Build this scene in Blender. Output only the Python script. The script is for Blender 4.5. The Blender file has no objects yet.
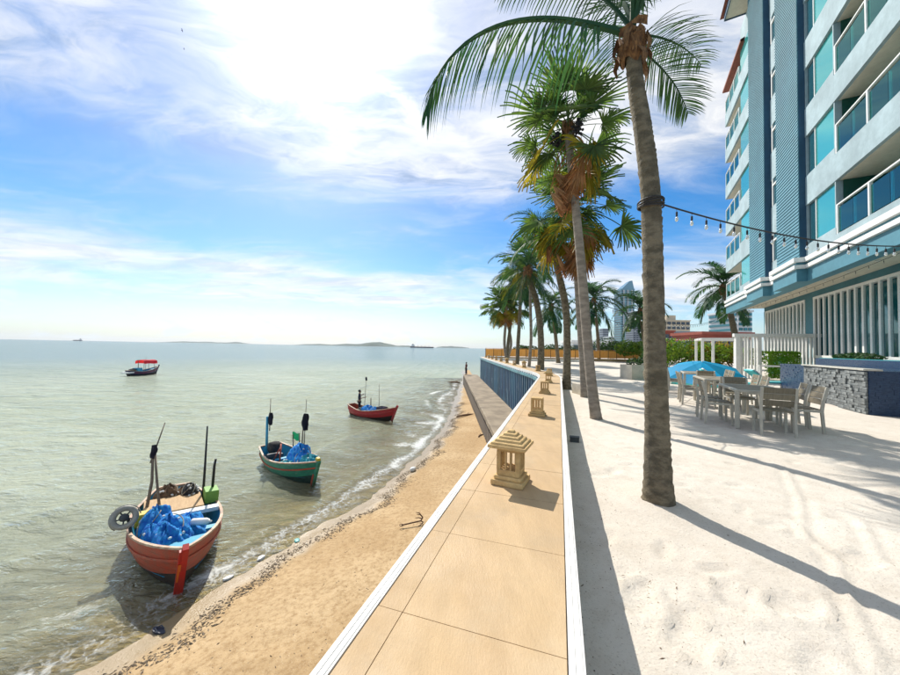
import bpy, math, random
import numpy as np
from mathutils import Vector, Matrix
PI = math.pi
rad = math.radians
SC = bpy.context.scene
COL = SC.collection

# ------------------------------------------------------------------ camera
F_PX = 338.0                      # focal length in pixels of a 900 px wide picture
PITCH = math.atan(10.2 / 338.0)
ROLL = rad(1.11)
EYE = 1.45                        # camera height over the sand terrace (terrace is z = 0)
cam_data = bpy.data.cameras.new('camera')
cam_data.sensor_fit = 'HORIZONTAL'
cam_data.sensor_width = 36.0
cam_data.lens = F_PX / 900.0 * 36.0
cam_data.clip_start = 0.05
cam_data.clip_end = 60000.0
cam = bpy.data.objects.new('camera', cam_data)
COL.objects.link(cam)
CAM_ROT = Matrix.Rotation(PI / 2 + PITCH, 3, 'X') @ Matrix.Rotation(ROLL, 3, 'Z')
cam.matrix_world = Matrix.Translation((0, 0, EYE)) @ CAM_ROT.to_4x4()
SC.camera = cam

# ------------------------------------------------------------------ world, sun, exposure
SUN_AZ = rad(-24.0)               # left of the viewing direction (+Y)
SUN_EL = rad(45.0)
SUN_DIR = Vector((math.sin(SUN_AZ) * math.cos(SUN_EL), math.cos(SUN_AZ) * math.cos(SUN_EL), math.sin(SUN_EL)))
SC.view_settings.view_transform = 'Standard'
SC.view_settings.look = 'None'
SC.view_settings.exposure = 0.70
SC.view_settings.gamma = 1.0
SC.cycles.sample_clamp_direct = 14.0
SC.cycles.sample_clamp_indirect = 6.0
SC.view_settings.use_curve_mapping = False

sun_data = bpy.data.lights.new('sun', 'SUN')
sun_data.energy = 3.6
sun_data.angle = rad(0.55)
sun_data.color = (1.0, 0.95, 0.86)
sun = bpy.data.objects.new('sun', sun_data)
COL.objects.link(sun)
sun.rotation_euler = SUN_DIR.to_track_quat('Z', 'Y').to_euler()

world = bpy.data.worlds.new('World')
SC.world = world
world.use_nodes = True


class NT:
    """tiny helper to write node trees"""
    def __init__(self, tree):
        self.t = tree
        self.l = tree.links

    def n(self, kind, **kw):
        nd = self.t.nodes.new(kind)
        for k, v in kw.items():
            if k.startswith('i_'):
                key = k[2:]
                key = int(key) if key.isdigit() else key
                self.set(nd.inputs[key], v)
            else:
                setattr(nd, k, v)
        return nd

    def set(self, sock, v):
        if isinstance(v, bpy.types.NodeSocket):
            self.l.new(v, sock)
        else:
            if isinstance(v, tuple) and len(v) == 3 and sock.type == 'RGBA':
                v = (*v, 1.0)
            sock.default_value = v

    def math(self, op, a, b=None, c=None, clamp=False):
        nd = self.n('ShaderNodeMath', operation=op, use_clamp=clamp)
        self.set(nd.inputs[0], a)
        if b is not None: self.set(nd.inputs[1], b)
        if c is not None: self.set(nd.inputs[2], c)
        return nd.outputs[0]

    def vmath(self, op, a, b=None, out=0):
        nd = self.n('ShaderNodeVectorMath', operation=op)
        self.set(nd.inputs[0], a)
        if b is not None: self.set(nd.inputs[1], b)
        return nd.outputs[out]

    def noise(self, vec, scale, detail=4, rough=0.55, dist=0.0, out=0):
        nd = self.n('ShaderNodeTexNoise')
        if vec is not None: self.set(nd.inputs['Vector'], vec)
        nd.inputs['Scale'].default_value = scale
        nd.inputs['Detail'].default_value = detail
        nd.inputs['Roughness'].default_value = rough
        nd.inputs['Distortion'].default_value = dist
        return nd.outputs[out]

    def ramp(self, fac, pts, interp='LINEAR'):
        nd = self.n('ShaderNodeValToRGB')
        cr = nd.color_ramp
        cr.interpolation = interp
        while len(cr.elements) < len(pts): cr.elements.new(0.5)
        for e, (p, c) in zip(cr.elements, pts):
            e.position = p
            e.color = (c, c, c, 1) if isinstance(c, (int, float)) else (*c, 1)
        self.set(nd.inputs[0], fac)
        return nd.outputs[0]

    def mix(self, fac, a, b, mode='MIX'):
        nd = self.n('ShaderNodeMix', data_type='RGBA', blend_type=mode)
        self.set(nd.inputs[0], fac)
        self.set(nd.inputs[6], a)
        self.set(nd.inputs[7], b)
        return nd.outputs[2]

    def maprange(self, v, a, b, c=0.0, d=1.0, smooth=True):
        nd = self.n('ShaderNodeMapRange', interpolation_type='SMOOTHSTEP' if smooth else 'LINEAR')
        self.set(nd.inputs[0], v)
        for i, q in enumerate((a, b, c, d)): self.set(nd.inputs[i + 1], q)
        return nd.outputs[0]


def build_sky():
    w = NT(world.node_tree)
    world.node_tree.nodes.clear()
    out = w.n('ShaderNodeOutputWorld')
    sky = w.n('ShaderNodeTexSky', sky_type='NISHITA')
    sky.sun_disc = False
    sky.sun_elevation = SUN_EL
    sky.sun_rotation = SUN_AZ % (2 * PI)
    sky.altitude = 0
    sky.air_density = 1.0
    sky.dust_density = 0.6
    sky.ozone_density = 3.0
    tc = w.n('ShaderNodeTexCoord')
    d = tc.outputs['Generated']
    sep = w.n('ShaderNodeSeparateXYZ')
    w.set(sep.inputs[0], d)
    dx, dy, dz = sep.outputs
    el = w.math('ARCSINE', w.math('MINIMUM', w.math('MAXIMUM', dz, -1.0), 1.0))       # radians
    eld = w.math('MULTIPLY', el, 180 / PI)
    # cloud sheet: directions projected on a high layer
    den = w.math('ADD', w.math('MAXIMUM', dz, 0.0), 0.12)
    cmb = w.n('ShaderNodeCombineXYZ')
    w.set(cmb.inputs[0], w.math('DIVIDE', dx, den))
    w.set(cmb.inputs[1], w.math('DIVIDE', dy, den))
    pv = cmb.outputs[0]
    mp = w.n('ShaderNodeMapping')
    w.set(mp.inputs[0], pv)
    mp.inputs['Rotation'].default_value = (0, 0, rad(24))
    mp.inputs['Scale'].default_value = (0.75, 1.5, 1)
    mp.inputs['Location'].default_value = (3.3, 1.9, 0)
    warp = w.noise(mp.outputs[0], 1.3, 4, 0.5, out=1)
    wv = w.vmath('ADD', mp.outputs[0], w.vmath('MULTIPLY', w.vmath('SUBTRACT', warp, (0.5, 0.5, 0.5)), (0.75, 0.75, 0.0)))
    n1 = w.noise(wv, 1.15, 9, 0.60, 0.25)
    n2 = w.noise(wv, 4.5, 7, 0.62, 0.6)
    n3 = w.noise(mp.outputs[0], 0.42, 3, 0.5)
    base = w.math('ADD', w.math('MULTIPLY', n1, 0.58), w.math('ADD', w.math('MULTIPLY', n2, 0.24), w.math('MULTIPLY', n3, 0.26)))
    # cover by elevation: hazy horizon, white band, clear gap, broken sheet above
    cover = w.ramp(w.math('DIVIDE', eld, 90.0), [
        (0.000, 0.34), (0.030, 0.38), (0.052, 0.34), (0.075, 0.58), (0.120, 0.66), (0.150, 0.46),
        (0.200, 0.40), (0.250, 0.45), (0.300, 0.66), (0.420, 0.70), (0.620, 0.62), (1.0, 0.54)])
    dens = w.maprange(w.math('ADD', base, w.math('SUBTRACT', cover, 0.5)), 0.40, 0.84)
    # low cumulus puffs near the horizon
    cm2 = w.n('ShaderNodeCombineXYZ')
    w.set(cm2.inputs[0], w.math('MULTIPLY', w.math('ARCTAN2', dx, dy), 9.0))
    w.set(cm2.inputs[1], w.math('MULTIPLY', el, 20.0))
    pn = w.noise(cm2.outputs[0], 1.0, 8, 0.6, 0.2)
    pmask = w.math('MULTIPLY', w.maprange(eld, -1.0, 1.5), w.maprange(eld, 10.0, 3.0))
    puff = w.math('MULTIPLY', w.maprange(pn, 0.53, 0.64), pmask)
    haze = w.maprange(eld, 7.0, 0.0, 0.0, 0.45)
    # cloud light: brighter where the sun shines through, greyer in thick parts
    dot = w.vmath('DOT_PRODUCT', d, tuple(SUN_DIR), out=1)
    ang = w.math('MULTIPLY', w.math('ARCCOSINE', w.math('MINIMUM', dot, 0.99999)), 180 / PI)
    glow = w.math('ADD', w.math('MULTIPLY', w.math('EXPONENT', w.math('MULTIPLY', w.math('POWER', w.math('DIVIDE', ang, 9.0), 2.0), -1.0)), 2.0),
                  w.math('MULTIPLY', w.math('EXPONENT', w.math('MULTIPLY', w.math('DIVIDE', ang, 26.0), -1.0)), 0.16))
    shade = w.maprange(w.noise(wv, 2.6, 9, 0.62, 0.4), 0.32, 0.62, w.maprange(eld, 8.0, 26.0, 0.80, 0.50), 1.0)
    thick = w.math('MULTIPLY', shade, w.math('ADD', 0.63, glow))
    ccol = w.n('ShaderNodeVectorMath', operation='SCALE')
    w.set(ccol.inputs[0], w.mix(w.maprange(shade, 0.5, 1.0), (0.74, 0.90, 1.18), (1.0, 1.0, 1.0)))
    w.set(ccol.inputs[3], thick)
    skyc = w.n('ShaderNodeVectorMath', operation='SCALE')
    hsv = w.n('ShaderNodeHueSaturation')
    hsv.inputs['Saturation'].default_value = 1.45
    hsv.inputs['Hue'].default_value = 0.500
    w.set(hsv.inputs['Color'], sky.outputs[0])
    w.set(skyc.inputs[0], hsv.outputs[0])
    skyc.inputs[3].default_value = 0.092
    c1 = w.mix(haze, skyc.outputs[0], (0.26, 0.44, 0.60))
    c2 = w.mix(w.math('MULTIPLY', puff, .75), c1, (0.56, 0.62, 0.68))
    c3 = w.mix(dens, c2, ccol.outputs[0])
    bg = w.n('ShaderNodeBackground')
    w.set(bg.inputs[0], c3)
    bg.inputs[1].default_value = 1.0
    w.l.new(bg.outputs[0], out.inputs[0])


build_sky()

# ------------------------------------------------------------------ pixel -> place
def ray(u, v):
    return CAM_ROT @ Vector(((u - 450) / F_PX, -(v - 337.5) / F_PX, -1.0))
def on_z(u, v, z):                      # where the pixel's ray meets a level
    d = ray(u, v)
    return Vector((0, 0, EYE)) + d * ((z - EYE) / d.z)
def at_y(u, v, y):                      # the point on the pixel's ray at a known distance
    d = ray(u, v)
    return Vector((0, 0, EYE)) + d * (y / d.y)

# ------------------------------------------------------------------ object helpers
def thing(name, label, cat, loc=(0, 0, 0), rz=0.0, group=None, parent=None):
    o = bpy.data.objects.new(name, None)
    COL.objects.link(o)
    o.empty_display_size = 0.1
    o.location = loc
    o.rotation_euler = (0, 0, rz)
    tag(o, label, cat, group)
    return o
def tag(o, label=None, cat=None, group=None, kind=None):
    if label: o['label'] = label
    if cat: o['category'] = cat
    if group: o['group'] = group
    if kind: o['kind'] = kind
    return o
def copy_tree(o, parent=None):
    c = o.copy()
    COL.objects.link(c)
    c.parent = parent
    for ch in list(o.children):
        copy_tree(ch, c)
    return c
def inst(name, mesh, parent=None, loc=(0, 0, 0), rot=(0, 0, 0), scale=(1, 1, 1)):
    o = bpy.data.objects.new(name, mesh)
    COL.objects.link(o)
    o.parent = parent
    o.location = loc
    o.rotation_euler = rot
    o.scale = scale
    return o

def frame_from(d, up=(0, 0, 1)):
    d = Vector(d).normalized()
    u = Vector(up)
    if abs(d.dot(u)) > 0.98: u = Vector((1, 0, 0))
    s = d.cross(u).normalized()
    t = s.cross(d).normalized()
    return d, s, t

class MB:
    def __init__(self):
        self.v = []
        self.f = []
    def add(self, vs, fs):
        b = len(self.v)
        self.v.extend([tuple(p) for p in vs])
        self.f.extend([tuple(b + i for i in q) for q in fs])
        return self
    def box(self, x0, x1, y0, y1, z0, z1, M=None, taper=None):
        vs = [Vector((x, y, z)) for z in (z0, z1) for y in (y0, y1) for x in (x0, x1)]
        if M is not None: vs = [M @ p for p in vs]
        return self.add(vs, [(0, 2, 3, 1), (4, 5, 7, 6), (0, 1, 5, 4), (2, 6, 7, 3), (0, 4, 6, 2), (1, 3, 7, 5)])
    def bbox(self, x0, x1, y0, y1, z0, z1, b=0.006, M=None):
        """box with chamfered vertical and top edges"""
        def ring(i, z): return [(x0 + i, y0 + i + b, z), (x0 + i + b, y0 + i, z), (x1 - i - b, y0 + i, z), (x1 - i, y0 + i + b, z),
                                (x1 - i, y1 - i - b, z), (x1 - i - b, y1 - i, z), (x0 + i + b, y1 - i, z), (x0 + i, y1 - i - b, z)]
        vs = ring(b * .6, z0) + ring(0, z0 + b) + ring(0, z1 - b) + ring(b * .6, z1)
        if M is not None: vs = [M @ Vector(p) for p in vs]
        fs = [tuple(range(7, -1, -1)), tuple(range(24, 32))]
        for r in range(3):
            for k in range(8):
                a, c = r * 8 + k, r * 8 + (k + 1) % 8
                fs.append((a, c, c + 8, a + 8))
        return self.add(vs, fs)
    def bar(self, a, b, w, h, up=(0, 0, 1)):
        a, b = Vector(a), Vector(b)
        d, s, t = frame_from(b - a, up)
        vs = [p + s * (w / 2 * i) + t * (h / 2 * j) for p in (a, b) for j in (-1, 1) for i in (-1, 1)]
        return self.add(vs, [(0, 1, 3, 2), (4, 6, 7, 5), (0, 4, 5, 1), (2, 3, 7, 6), (0, 2, 6, 4), (1, 5, 7, 3)])
    def tube(self, pts, rads, n=8, cap=True, squash=1.0):
        pts = [Vector(p) for p in pts]
        if not hasattr(rads, '__len__'): rads = [rads] * len(pts)
        vs = []
        for i, p in enumerate(pts):
            d = pts[min(i + 1, len(pts) - 1)] - pts[max(i - 1, 0)]
            d, s, t = frame_from(d, (0, 1, 0) if abs(d.normalized().z) > .7 else (0, 0, 1))
            for k in range(n):
                a = 2 * PI * k / n
                vs.append(p + (s * math.cos(a) + t * math.sin(a) * squash) * rads[i])
        fs = []
        for i in range(len(pts) - 1):
            for k in range(n):
                fs.append((i * n + k, i * n + (k + 1) % n, (i + 1) * n + (k + 1) % n, (i + 1) * n + k))
        if cap:
            fs.append(tuple(range(n - 1, -1, -1)))
            fs.append(tuple((len(pts) - 1) * n + k for k in range(n)))
        return self.add(vs, fs)
    def lathe(self, prof, n=12, c=(0, 0, 0), cap=True):
        c = Vector(c)
        vs = [c + Vector((r * math.cos(2 * PI * k / n), r * math.sin(2 * PI * k / n), z)) for r, z in prof for k in range(n)]
        fs = [(i * n + k, i * n + (k + 1) % n, (i + 1) * n + (k + 1) % n, (i + 1) * n + k) for i in range(len(prof) - 1) for k in range(n)]
        if cap:
            fs.append(tuple(range(n - 1, -1, -1)))
            fs.append(tuple((len(prof) - 1) * n + k for k in range(n)))
        return self.add(vs, fs)
    def prism(self, poly, z0, z1):
        n = len(poly)
        vs = [(x, y, z0) for x, y in poly] + [(x, y, z1) for x, y in poly]
        fs = [tuple(range(n - 1, -1, -1)), tuple(range(n, 2 * n))] + [(k, (k + 1) % n, n + (k + 1) % n, n + k) for k in range(n)]
        return self.add(vs, fs)
    def grid(self, P):
        """P: rows of points"""
        r, c = len(P), len(P[0])
        vs = [p for row in P for p in row]
        fs = [(i * c + j, i * c + j + 1, (i + 1) * c + j + 1, (i + 1) * c + j) for i in range(r - 1) for j in range(c - 1)]
        return self.add(vs, fs)
    def move(self, off=(0, 0, 0), M=None, start=0):
        off = Vector(off)
        for i in range(start, len(self.v)):
            p = Vector(self.v[i])
            if M is not None: p = M @ p
            self.v[i] = tuple(p + off)
        return self
    def mesh(self, name, mat, smooth=False):
        me = bpy.data.meshes.new(name)
        me.from_pydata(self.v, [], self.f)
        if mat: me.materials.append(mat)
        if smooth:
            me.polygons.foreach_set('use_smooth', [True] * len(me.polygons))
        me.update()
        return me
    def build(self, name, mat, parent=None, smooth=False, loc=(0, 0, 0), rot=(0, 0, 0)):
        return inst(name, self.mesh(name, mat, smooth), parent, loc, rot)

# ------------------------------------------------------------------ numpy value noise for terrain
_rng = np.random.default_rng(7)
_tab = _rng.random((256, 256))
def vnoise(x, y):
    xi, yi = np.floor(x).astype(int), np.floor(y).astype(int)
    fx, fy = x - xi, y - yi
    fx, fy = fx * fx * (3 - 2 * fx), fy * fy * (3 - 2 * fy)
    g = lambda a, b: _tab[a % 256, b % 256]
    return (g(xi, yi) * (1 - fx) + g(xi + 1, yi) * fx) * (1 - fy) + (g(xi, yi + 1) * (1 - fx) + g(xi + 1, yi + 1) * fx) * fy
def fbm(x, y, o=4):
    s, a, t = 0, 1.0, 0
    for k in range(o):
        s = s + a * vnoise(x * 2 ** k + 17.3 * k, y * 2 ** k + 5.1 * k); t += a; a *= .5
    return s / t

# ------------------------------------------------------------------ materials
MATS = {}
def mat(name, col, rough=0.6, var=0.0, vscale=3.0, bump=0.0, bscale=40.0, metal=0.0, col2=None, spec=0.5,
        stretch=(1, 1, 1), trans=0.0, alpha=1.0, emit=None, coords='Object', perobj=0.0, coat=0.0):
    m = bpy.data.materials.new(name)
    m.use_nodes = True
    w = NT(m.node_tree)
    b = m.node_tree.nodes['Principled BSDF']
    tc = w.n('ShaderNodeTexCoord')
    mp = w.n('ShaderNodeMapping')
    w.set(mp.inputs[0], tc.outputs[coords])
    mp.inputs['Scale'].default_value = stretch
    vec = mp.outputs[0]
    c = None
    if var > 0 or col2 is not None:
        c2 = col2 if col2 is not None else tuple(max(0, x * (1 - var)) for x in col)
        c1 = col if col2 is not None else tuple(min(1, x * (1 + var * .6)) for x in col)
        f = w.maprange(w.noise(vec, vscale, 6, 0.6), 0.36, 0.64)
        c = w.mix(f, c2, c1)
        f2 = w.noise(vec, vscale * 7.3, 4, 0.6)
        c = w.mix(w.maprange(f2, .3, .7, 0, 0.28), c, tuple(x * .62 for x in c2))
    if perobj > 0:
        oi = w.n('ShaderNodeObjectInfo')
        k = w.math('ADD', 1 - perobj, w.math('MULTIPLY', oi.outputs['Random'], 2 * perobj))
        sc = w.n('ShaderNodeVectorMath', operation='SCALE')
        w.set(sc.inputs[0], c if c is not None else tuple(col))
        w.set(sc.inputs[3], k)
        c = sc.outputs[0]
    if c is not None: w.set(b.inputs['Base Color'], c)
    else: b.inputs['Base Color'].default_value = (*col, 1)
    b.inputs['Roughness'].default_value = rough
    b.inputs['Metallic'].default_value = metal
    b.inputs['Specular IOR Level'].default_value = spec
    b.inputs['Transmission Weight'].default_value = trans
    b.inputs['Coat Weight'].default_value = coat
    if emit:
        b.inputs['Emission Color'].default_value = (*emit[0], 1)
        b.inputs['Emission Strength'].default_value = emit[1]
    if bump > 0:
        bn = w.n('ShaderNodeBump')
        bn.inputs['Strength'].default_value = min(1, bump)
        bn.inputs['Distance'].default_value = 0.02
        w.set(bn.inputs['Height'], w.noise(vec, bscale, 6, 0.65))
        w.l.new(bn.outputs[0], b.inputs['Normal'])
    MATS[name] = m
    return m

def leaf_mat(name, col, col2, trans=0.35, rough=0.58, scale=1.2):
    m = bpy.data.materials.new(name)
    m.use_nodes = True
    w = NT(m.node_tree)
    b = m.node_tree.nodes['Principled BSDF']
    out = m.node_tree.nodes['Material Output']
    oi = w.n('ShaderNodeObjectInfo')
    tc = w.n('ShaderNodeTexCoord')
    geo = w.n('ShaderNodeNewGeometry')
    f = w.maprange(w.noise(tc.outputs['Object'], scale, 4, .6), .35, .65)
    c = w.mix(f, col, col2)
    k = w.math('ADD', 0.72, w.math('MULTIPLY', geo.outputs['Random Per Island'], 0.56))
    k = w.math('MULTIPLY', k, w.math('ADD', 0.8, w.math('MULTIPLY', oi.outputs['Random'], 0.4)))
    sc = w.n('ShaderNodeVectorMath', operation='SCALE')
    w.set(sc.inputs[0], c)
    w.set(sc.inputs[3], k)
    w.set(b.inputs['Base Color'], sc.outputs[0])
    b.inputs['Roughness'].default_value = rough
    b.inputs['Specular IOR Level'].default_value = 0.22
    tr = w.n('ShaderNodeBsdfTranslucent')
    s2 = w.n('ShaderNodeVectorMath', operation='MULTIPLY')
    w.set(s2.inputs[0], sc.outputs[0])
    s2.inputs[1].default_value = (1.9, 2.0, 0.9)
    w.set(tr.inputs[0], s2.outputs[0])
    mx = w.n('ShaderNodeMixShader')
    mx.inputs[0].default_value = trans
    w.l.new(b.outputs[0], mx.inputs[1])
    w.l.new(tr.outputs[0], mx.inputs[2])
    w.l.new(mx.outputs[0], out.inputs[0])
    MATS[name] = m
    return m

SEA_Z = -3.55
# ================================================================== SETTING
# ---- line of the sea wall (centre of its cap): straight, then bending to run straight out
def wall_path():
    pts = []
    for i in range(60):
        y = -4 + 16.4 * i / 59
        pts.append(Vector((-0.34 + 0.324 * y, y, 0)))
    p0, p3 = pts[-1], Vector((4.20, 19.5, 0))
    p1 = p0 + Vector((.308, .951, 0)) * 2.6
    p2 = p3 - Vector((0, 1, 0)) * 3.4
    for i in range(1, 31):
        t = i / 30
        pts.append(p0 * (1 - t) ** 3 + p1 * 3 * t * (1 - t) ** 2 + p2 * 3 * t * t * (1 - t) + p3 * t ** 3)
    for i in range(1, 80):
        pts.append(Vector((4.20 - 0.02 * i / 80, 19.5 + 21.8 * i / 79, 0)))
    return pts
WP = wall_path()
WS = [0.0]
for a, b in zip(WP, WP[1:]): WS.append(WS[-1] + (b - a).length)
def wall_at(s):
    """point and right-hand normal at arc length s"""
    i = min(max(int(np.searchsorted(WS, s)) - 1, 0), len(WP) - 2)
    t = (s - WS[i]) / (WS[i + 1] - WS[i])
    d = (WP[min(i + 2, len(WP) - 1)] - WP[max(i - 1, 0)]).normalized()
    return WP[i].lerp(WP[i + 1], t), Vector((d.y, -d.x, 0))
def wall_x(y):
    return np.interp(y, [p.y for p in WP], [p.x for p in WP])
CAP_Z = 0.41

# ---- sand of the terrace
def sand_material(name, c1, c2, dark, speck, mott=5.0, mamt=.5):
    m = bpy.data.materials.new(name)
    m.use_nodes = True
    w = NT(m.node_tree)
    b = m.node_tree.nodes['Principled BSDF']
    tc = w.n('ShaderNodeTexCoord')
    v = tc.outputs['Object']
    f = w.maprange(w.noise(v, 0.55, 6, .6), .35, .65)
    c = w.mix(f, c1, c2)
    c = w.mix(w.maprange(w.noise(v, mott, 7, .7), .40, .70, 0, mamt), c, dark)
    g = w.noise(v, 75.0, 4, .7)
    c = w.mix(w.maprange(g, .56, .70, 0, .6), c, speck)
    vo = w.n('ShaderNodeTexVoronoi')
    w.set(vo.inputs['Vector'], v)
    vo.inputs['Scale'].default_value = 17.0
    bits = w.math('MULTIPLY', w.maprange(vo.outputs['Distance'], .11, .06), w.maprange(w.noise(v, 2.2, 3, .5), .48, .62))
    c = w.mix(w.math('MULTIPLY', bits, .8), c, speck)
    w.set(b.inputs['Base Color'], c)
    b.inputs['Roughness'].default_value = 0.95
    b.inputs['Specular IOR Level'].default_value = 0.15
    bn = w.n('ShaderNodeBump')
    bn.inputs['Strength'].default_value = 1.0
    bn.inputs['Distance'].default_value = 0.008
    h = w.math('ADD', w.math('MULTIPLY', w.noise(v, 26.0, 7, .7), 1.0), w.math('MULTIPLY', g, .35))
    w.set(bn.inputs['Height'], h)
    w.l.new(bn.outputs[0], b.inputs['Normal'])
    return m
M_SAND = sand_material('terrace_sand', (0.60, 0.54, 0.465), (0.66, 0.605, 0.53), (0.51, 0.445, 0.37), (0.22, 0.165, 0.11))
M_BEACH = sand_material('beach_sand', (0.41, 0.275, 0.140), (0.51, 0.365, 0.205), (0.30, 0.19, 0.09), (0.72, 0.62, 0.47), 10.0, .9)

def np_mesh(name, V, Fq, m, smooth=True, attrs=None):
    me = bpy.data.meshes.new(name)
    me.vertices.add(len(V))
    me.vertices.foreach_set('co', V.astype(np.float32).ravel())
    me.loops.add(Fq.size)
    me.loops.foreach_set('vertex_index', Fq.astype(np.int32).ravel())
    me.polygons.add(len(Fq))
    me.polygons.foreach_set('loop_start', np.arange(0, Fq.size, 4, dtype=np.int32))
    me.polygons.foreach_set('use_smooth', np.full(len(Fq), smooth))
    me.update(calc_edges=True)
    me.validate()
    for k, a in (attrs or {}).items():
        at = me.attributes.new(k, 'FLOAT', 'POINT')
        at.data.foreach_set('value', a.astype(np.float32).ravel())
    me.materials.append(m)
    return me
def quads(r, c):
    i = np.arange(r * c).reshape(r, c)
    return np.stack([i[:-1, :-1], i[:-1, 1:], i[1:, 1:], i[1:, :-1]], -1).reshape(-1, 4)
def spaced(a, b, d0, g):
    """a..b with step d0 growing by factor g"""
    out, x, d = [a], a, d0
    s = 1 if b > a else -1
    while s * (b - x) > d:
        x += s * d; d *= g; out.append(x)
    out.append(b)
    return out

SHORE = [(-6.9, -8), (-6.4, 2), (-5.51, 5.21), (-5.30, 5.37), (-5.02, 5.92), (-4.72, 6.95), (-3.74, 8.82), (-2.73, 10.79), (-1.29, 15.83),
         (-0.21, 22.0), (0.27, 27.3), (1.07, 40.3), (2.0, 52.9), (3.2, 80), (4, 300)]
def shore_x(y): return np.interp(y, [p[1] for p in SHORE], [p[0] for p in SHORE])
def beach_z(x, y):
    d = (x - shore_x(y)) * 0.80
    z = np.where(d > 0, 0.155 * d - 0.006 * d * d, 0.085 * d)
    z = np.maximum(z, -2.6)
    z = z + 0.05 * (fbm(x * .55, y * .55, 4) - .5) + 0.02 * (fbm(x * 3.1 + 40, y * 3.1, 3) - .5)
    return SEA_Z + z

def make_ground():
    # terrace sand: one sheet from the wall out to the horizon on the land side
    ys = np.array(spaced(0.2, -5.5, 0.06, 1.09)[::-1][:-1] + spaced(0.2, 9.5, 0.035, 1.0025) + spaced(9.5, 46.3, 0.10, 1.035)[1:] + spaced(46.3, 6000, 2.0, 1.22)[1:])
    a = np.array(spaced(0.0, 8.0, 0.035, 1.0025) + spaced(8.0, 6000, 0.1, 1.09)[1:])
    Y, A = np.meshgrid(ys, a, indexing='ij')
    X = np.where(Y < 41.2, wall_x(Y), np.where(Y < 46.25, 4.45, 4.5 + (Y - 46.2) * .3)) + 0.30 + A
    amp = np.clip(1 - (np.hypot(X, Y) - 12) / 25, 0.15, 1)
    Z = 0.07 * (fbm(X * .45, Y * .45, 3) - .5) + amp * (0.013 * (fbm(X * 2.1, Y * 2.1, 3) - .5) + 0.007 * (fbm(X * 8 + 9, Y * 8, 3) - .5))
    rnd = random.Random(4)
    # footprints and scuffed rings
    for k in range(170):
        px, py = rnd.uniform(.6, 7.2), rnd.uniform(.9, 7.6)
        an, L, W = rnd.uniform(0, PI), rnd.uniform(.11, .17), rnd.uniform(.045, .07)
        dx, dy = X - px, Y - py
        near = (np.abs(dx) < .5) & (np.abs(dy) < .5)
        u = (dx * math.cos(an) + dy * math.sin(an)) / L
        v = (-dx * math.sin(an) + dy * math.cos(an)) / W
        r = np.sqrt(u * u + v * v)
        Z = Z + np.where(near, -0.020 * np.exp(-r ** 4) + 0.012 * np.exp(-((r - 1.25) / .22) ** 2), 0) * rnd.uniform(.25, .75)
    for (u, v, R1, R2, an) in [(795, 609, .20, .11, .2), (690, 640, .16, .12, .7), (735, 600, .17, .10, 1.4), (640, 600, .2, .1, .9), (860, 560, .2, .12, .4)]:
        p = on_z(u, v, 0)
        dx, dy = X - p.x, Y - p.y
        r = np.hypot((dx * math.cos(an) + dy * math.sin(an)) / R1, (-dx * math.sin(an) + dy * math.cos(an)) / R2)
        Z = Z + 0.030 * np.exp(-((r - 1) / .075) ** 2) - 0.014 * np.exp(-r ** 4)
    # long dragged lines
    for line in ([(790, 520), (835, 560), (850, 600), (880, 675)], [(785, 470), (800, 500), (805, 540)], [(860, 520), (880, 560)]):
        P = [on_z(u, v, 0) for u, v in line]
        for p, q in zip(P, P[1:]):
            d = (q - p); L = d.length; d.normalize()
            t = np.clip((X - p.x) * d.x + (Y - p.y) * d.y, 0, L)
            dist = np.hypot(X - p.x - t * d.x, Y - p.y - t * d.y)
            Z = Z + 0.012 * np.exp(-(dist / .03) ** 2) - 0.010 * np.exp(-((dist - .05) / .03) ** 2)
    # heap at the foot of the leaning palm
    Z = Z + 0.05 * np.exp(-((X - 2.01) ** 2 + (Y - 3.25) ** 2) / .12)
    V = np.stack([X, Y, Z], -1).reshape(-1, 3)
    o = inst('sand_terrace', np_mesh('sand_terrace', V, quads(*X.shape), M_SAND))
    tag(o, kind='structure')
    # beach
    ys = np.array(spaced(2.5, -9, .2, 1.06)[::-1][:-1] + spaced(2.5, 16, .07, 1.002) + spaced(16, 75, .1, 1.02)[1:])
    a = np.array(spaced(0.0, -9.5, .07, 1.001)[::-1] + spaced(0, 0.9, .3, 1)[1:] )
    Y, A = np.meshgrid(ys, a, indexing='ij')
    R = np.where(Y < 13.0, np.minimum(wall_x(Y) + .1, 2.5), 2.5)
    X = R + A * (1 + np.maximum(Y - 20, 0) * .02)
    a2 = np.array(spaced(-9.5, -60, .5, 1.12)[1:][::-1])
    Y2, A2 = np.meshgrid(ys, a2, indexing='ij')
    X = np.concatenate([R[:, :1] * 0 + R[:, :1] + A2 * (1 + np.maximum(Y2 - 20, 0) * .02), X], 1)
    Y = np.concatenate([Y2, Y], 1)
    Z = beach_z(X, Y)
    V = np.stack([X, Y, Z], -1).reshape(-1, 3)
    o = inst('beach', np_mesh('beach', V, quads(*X.shape), wet_beach()))
    tag(o, kind='structure')

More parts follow.
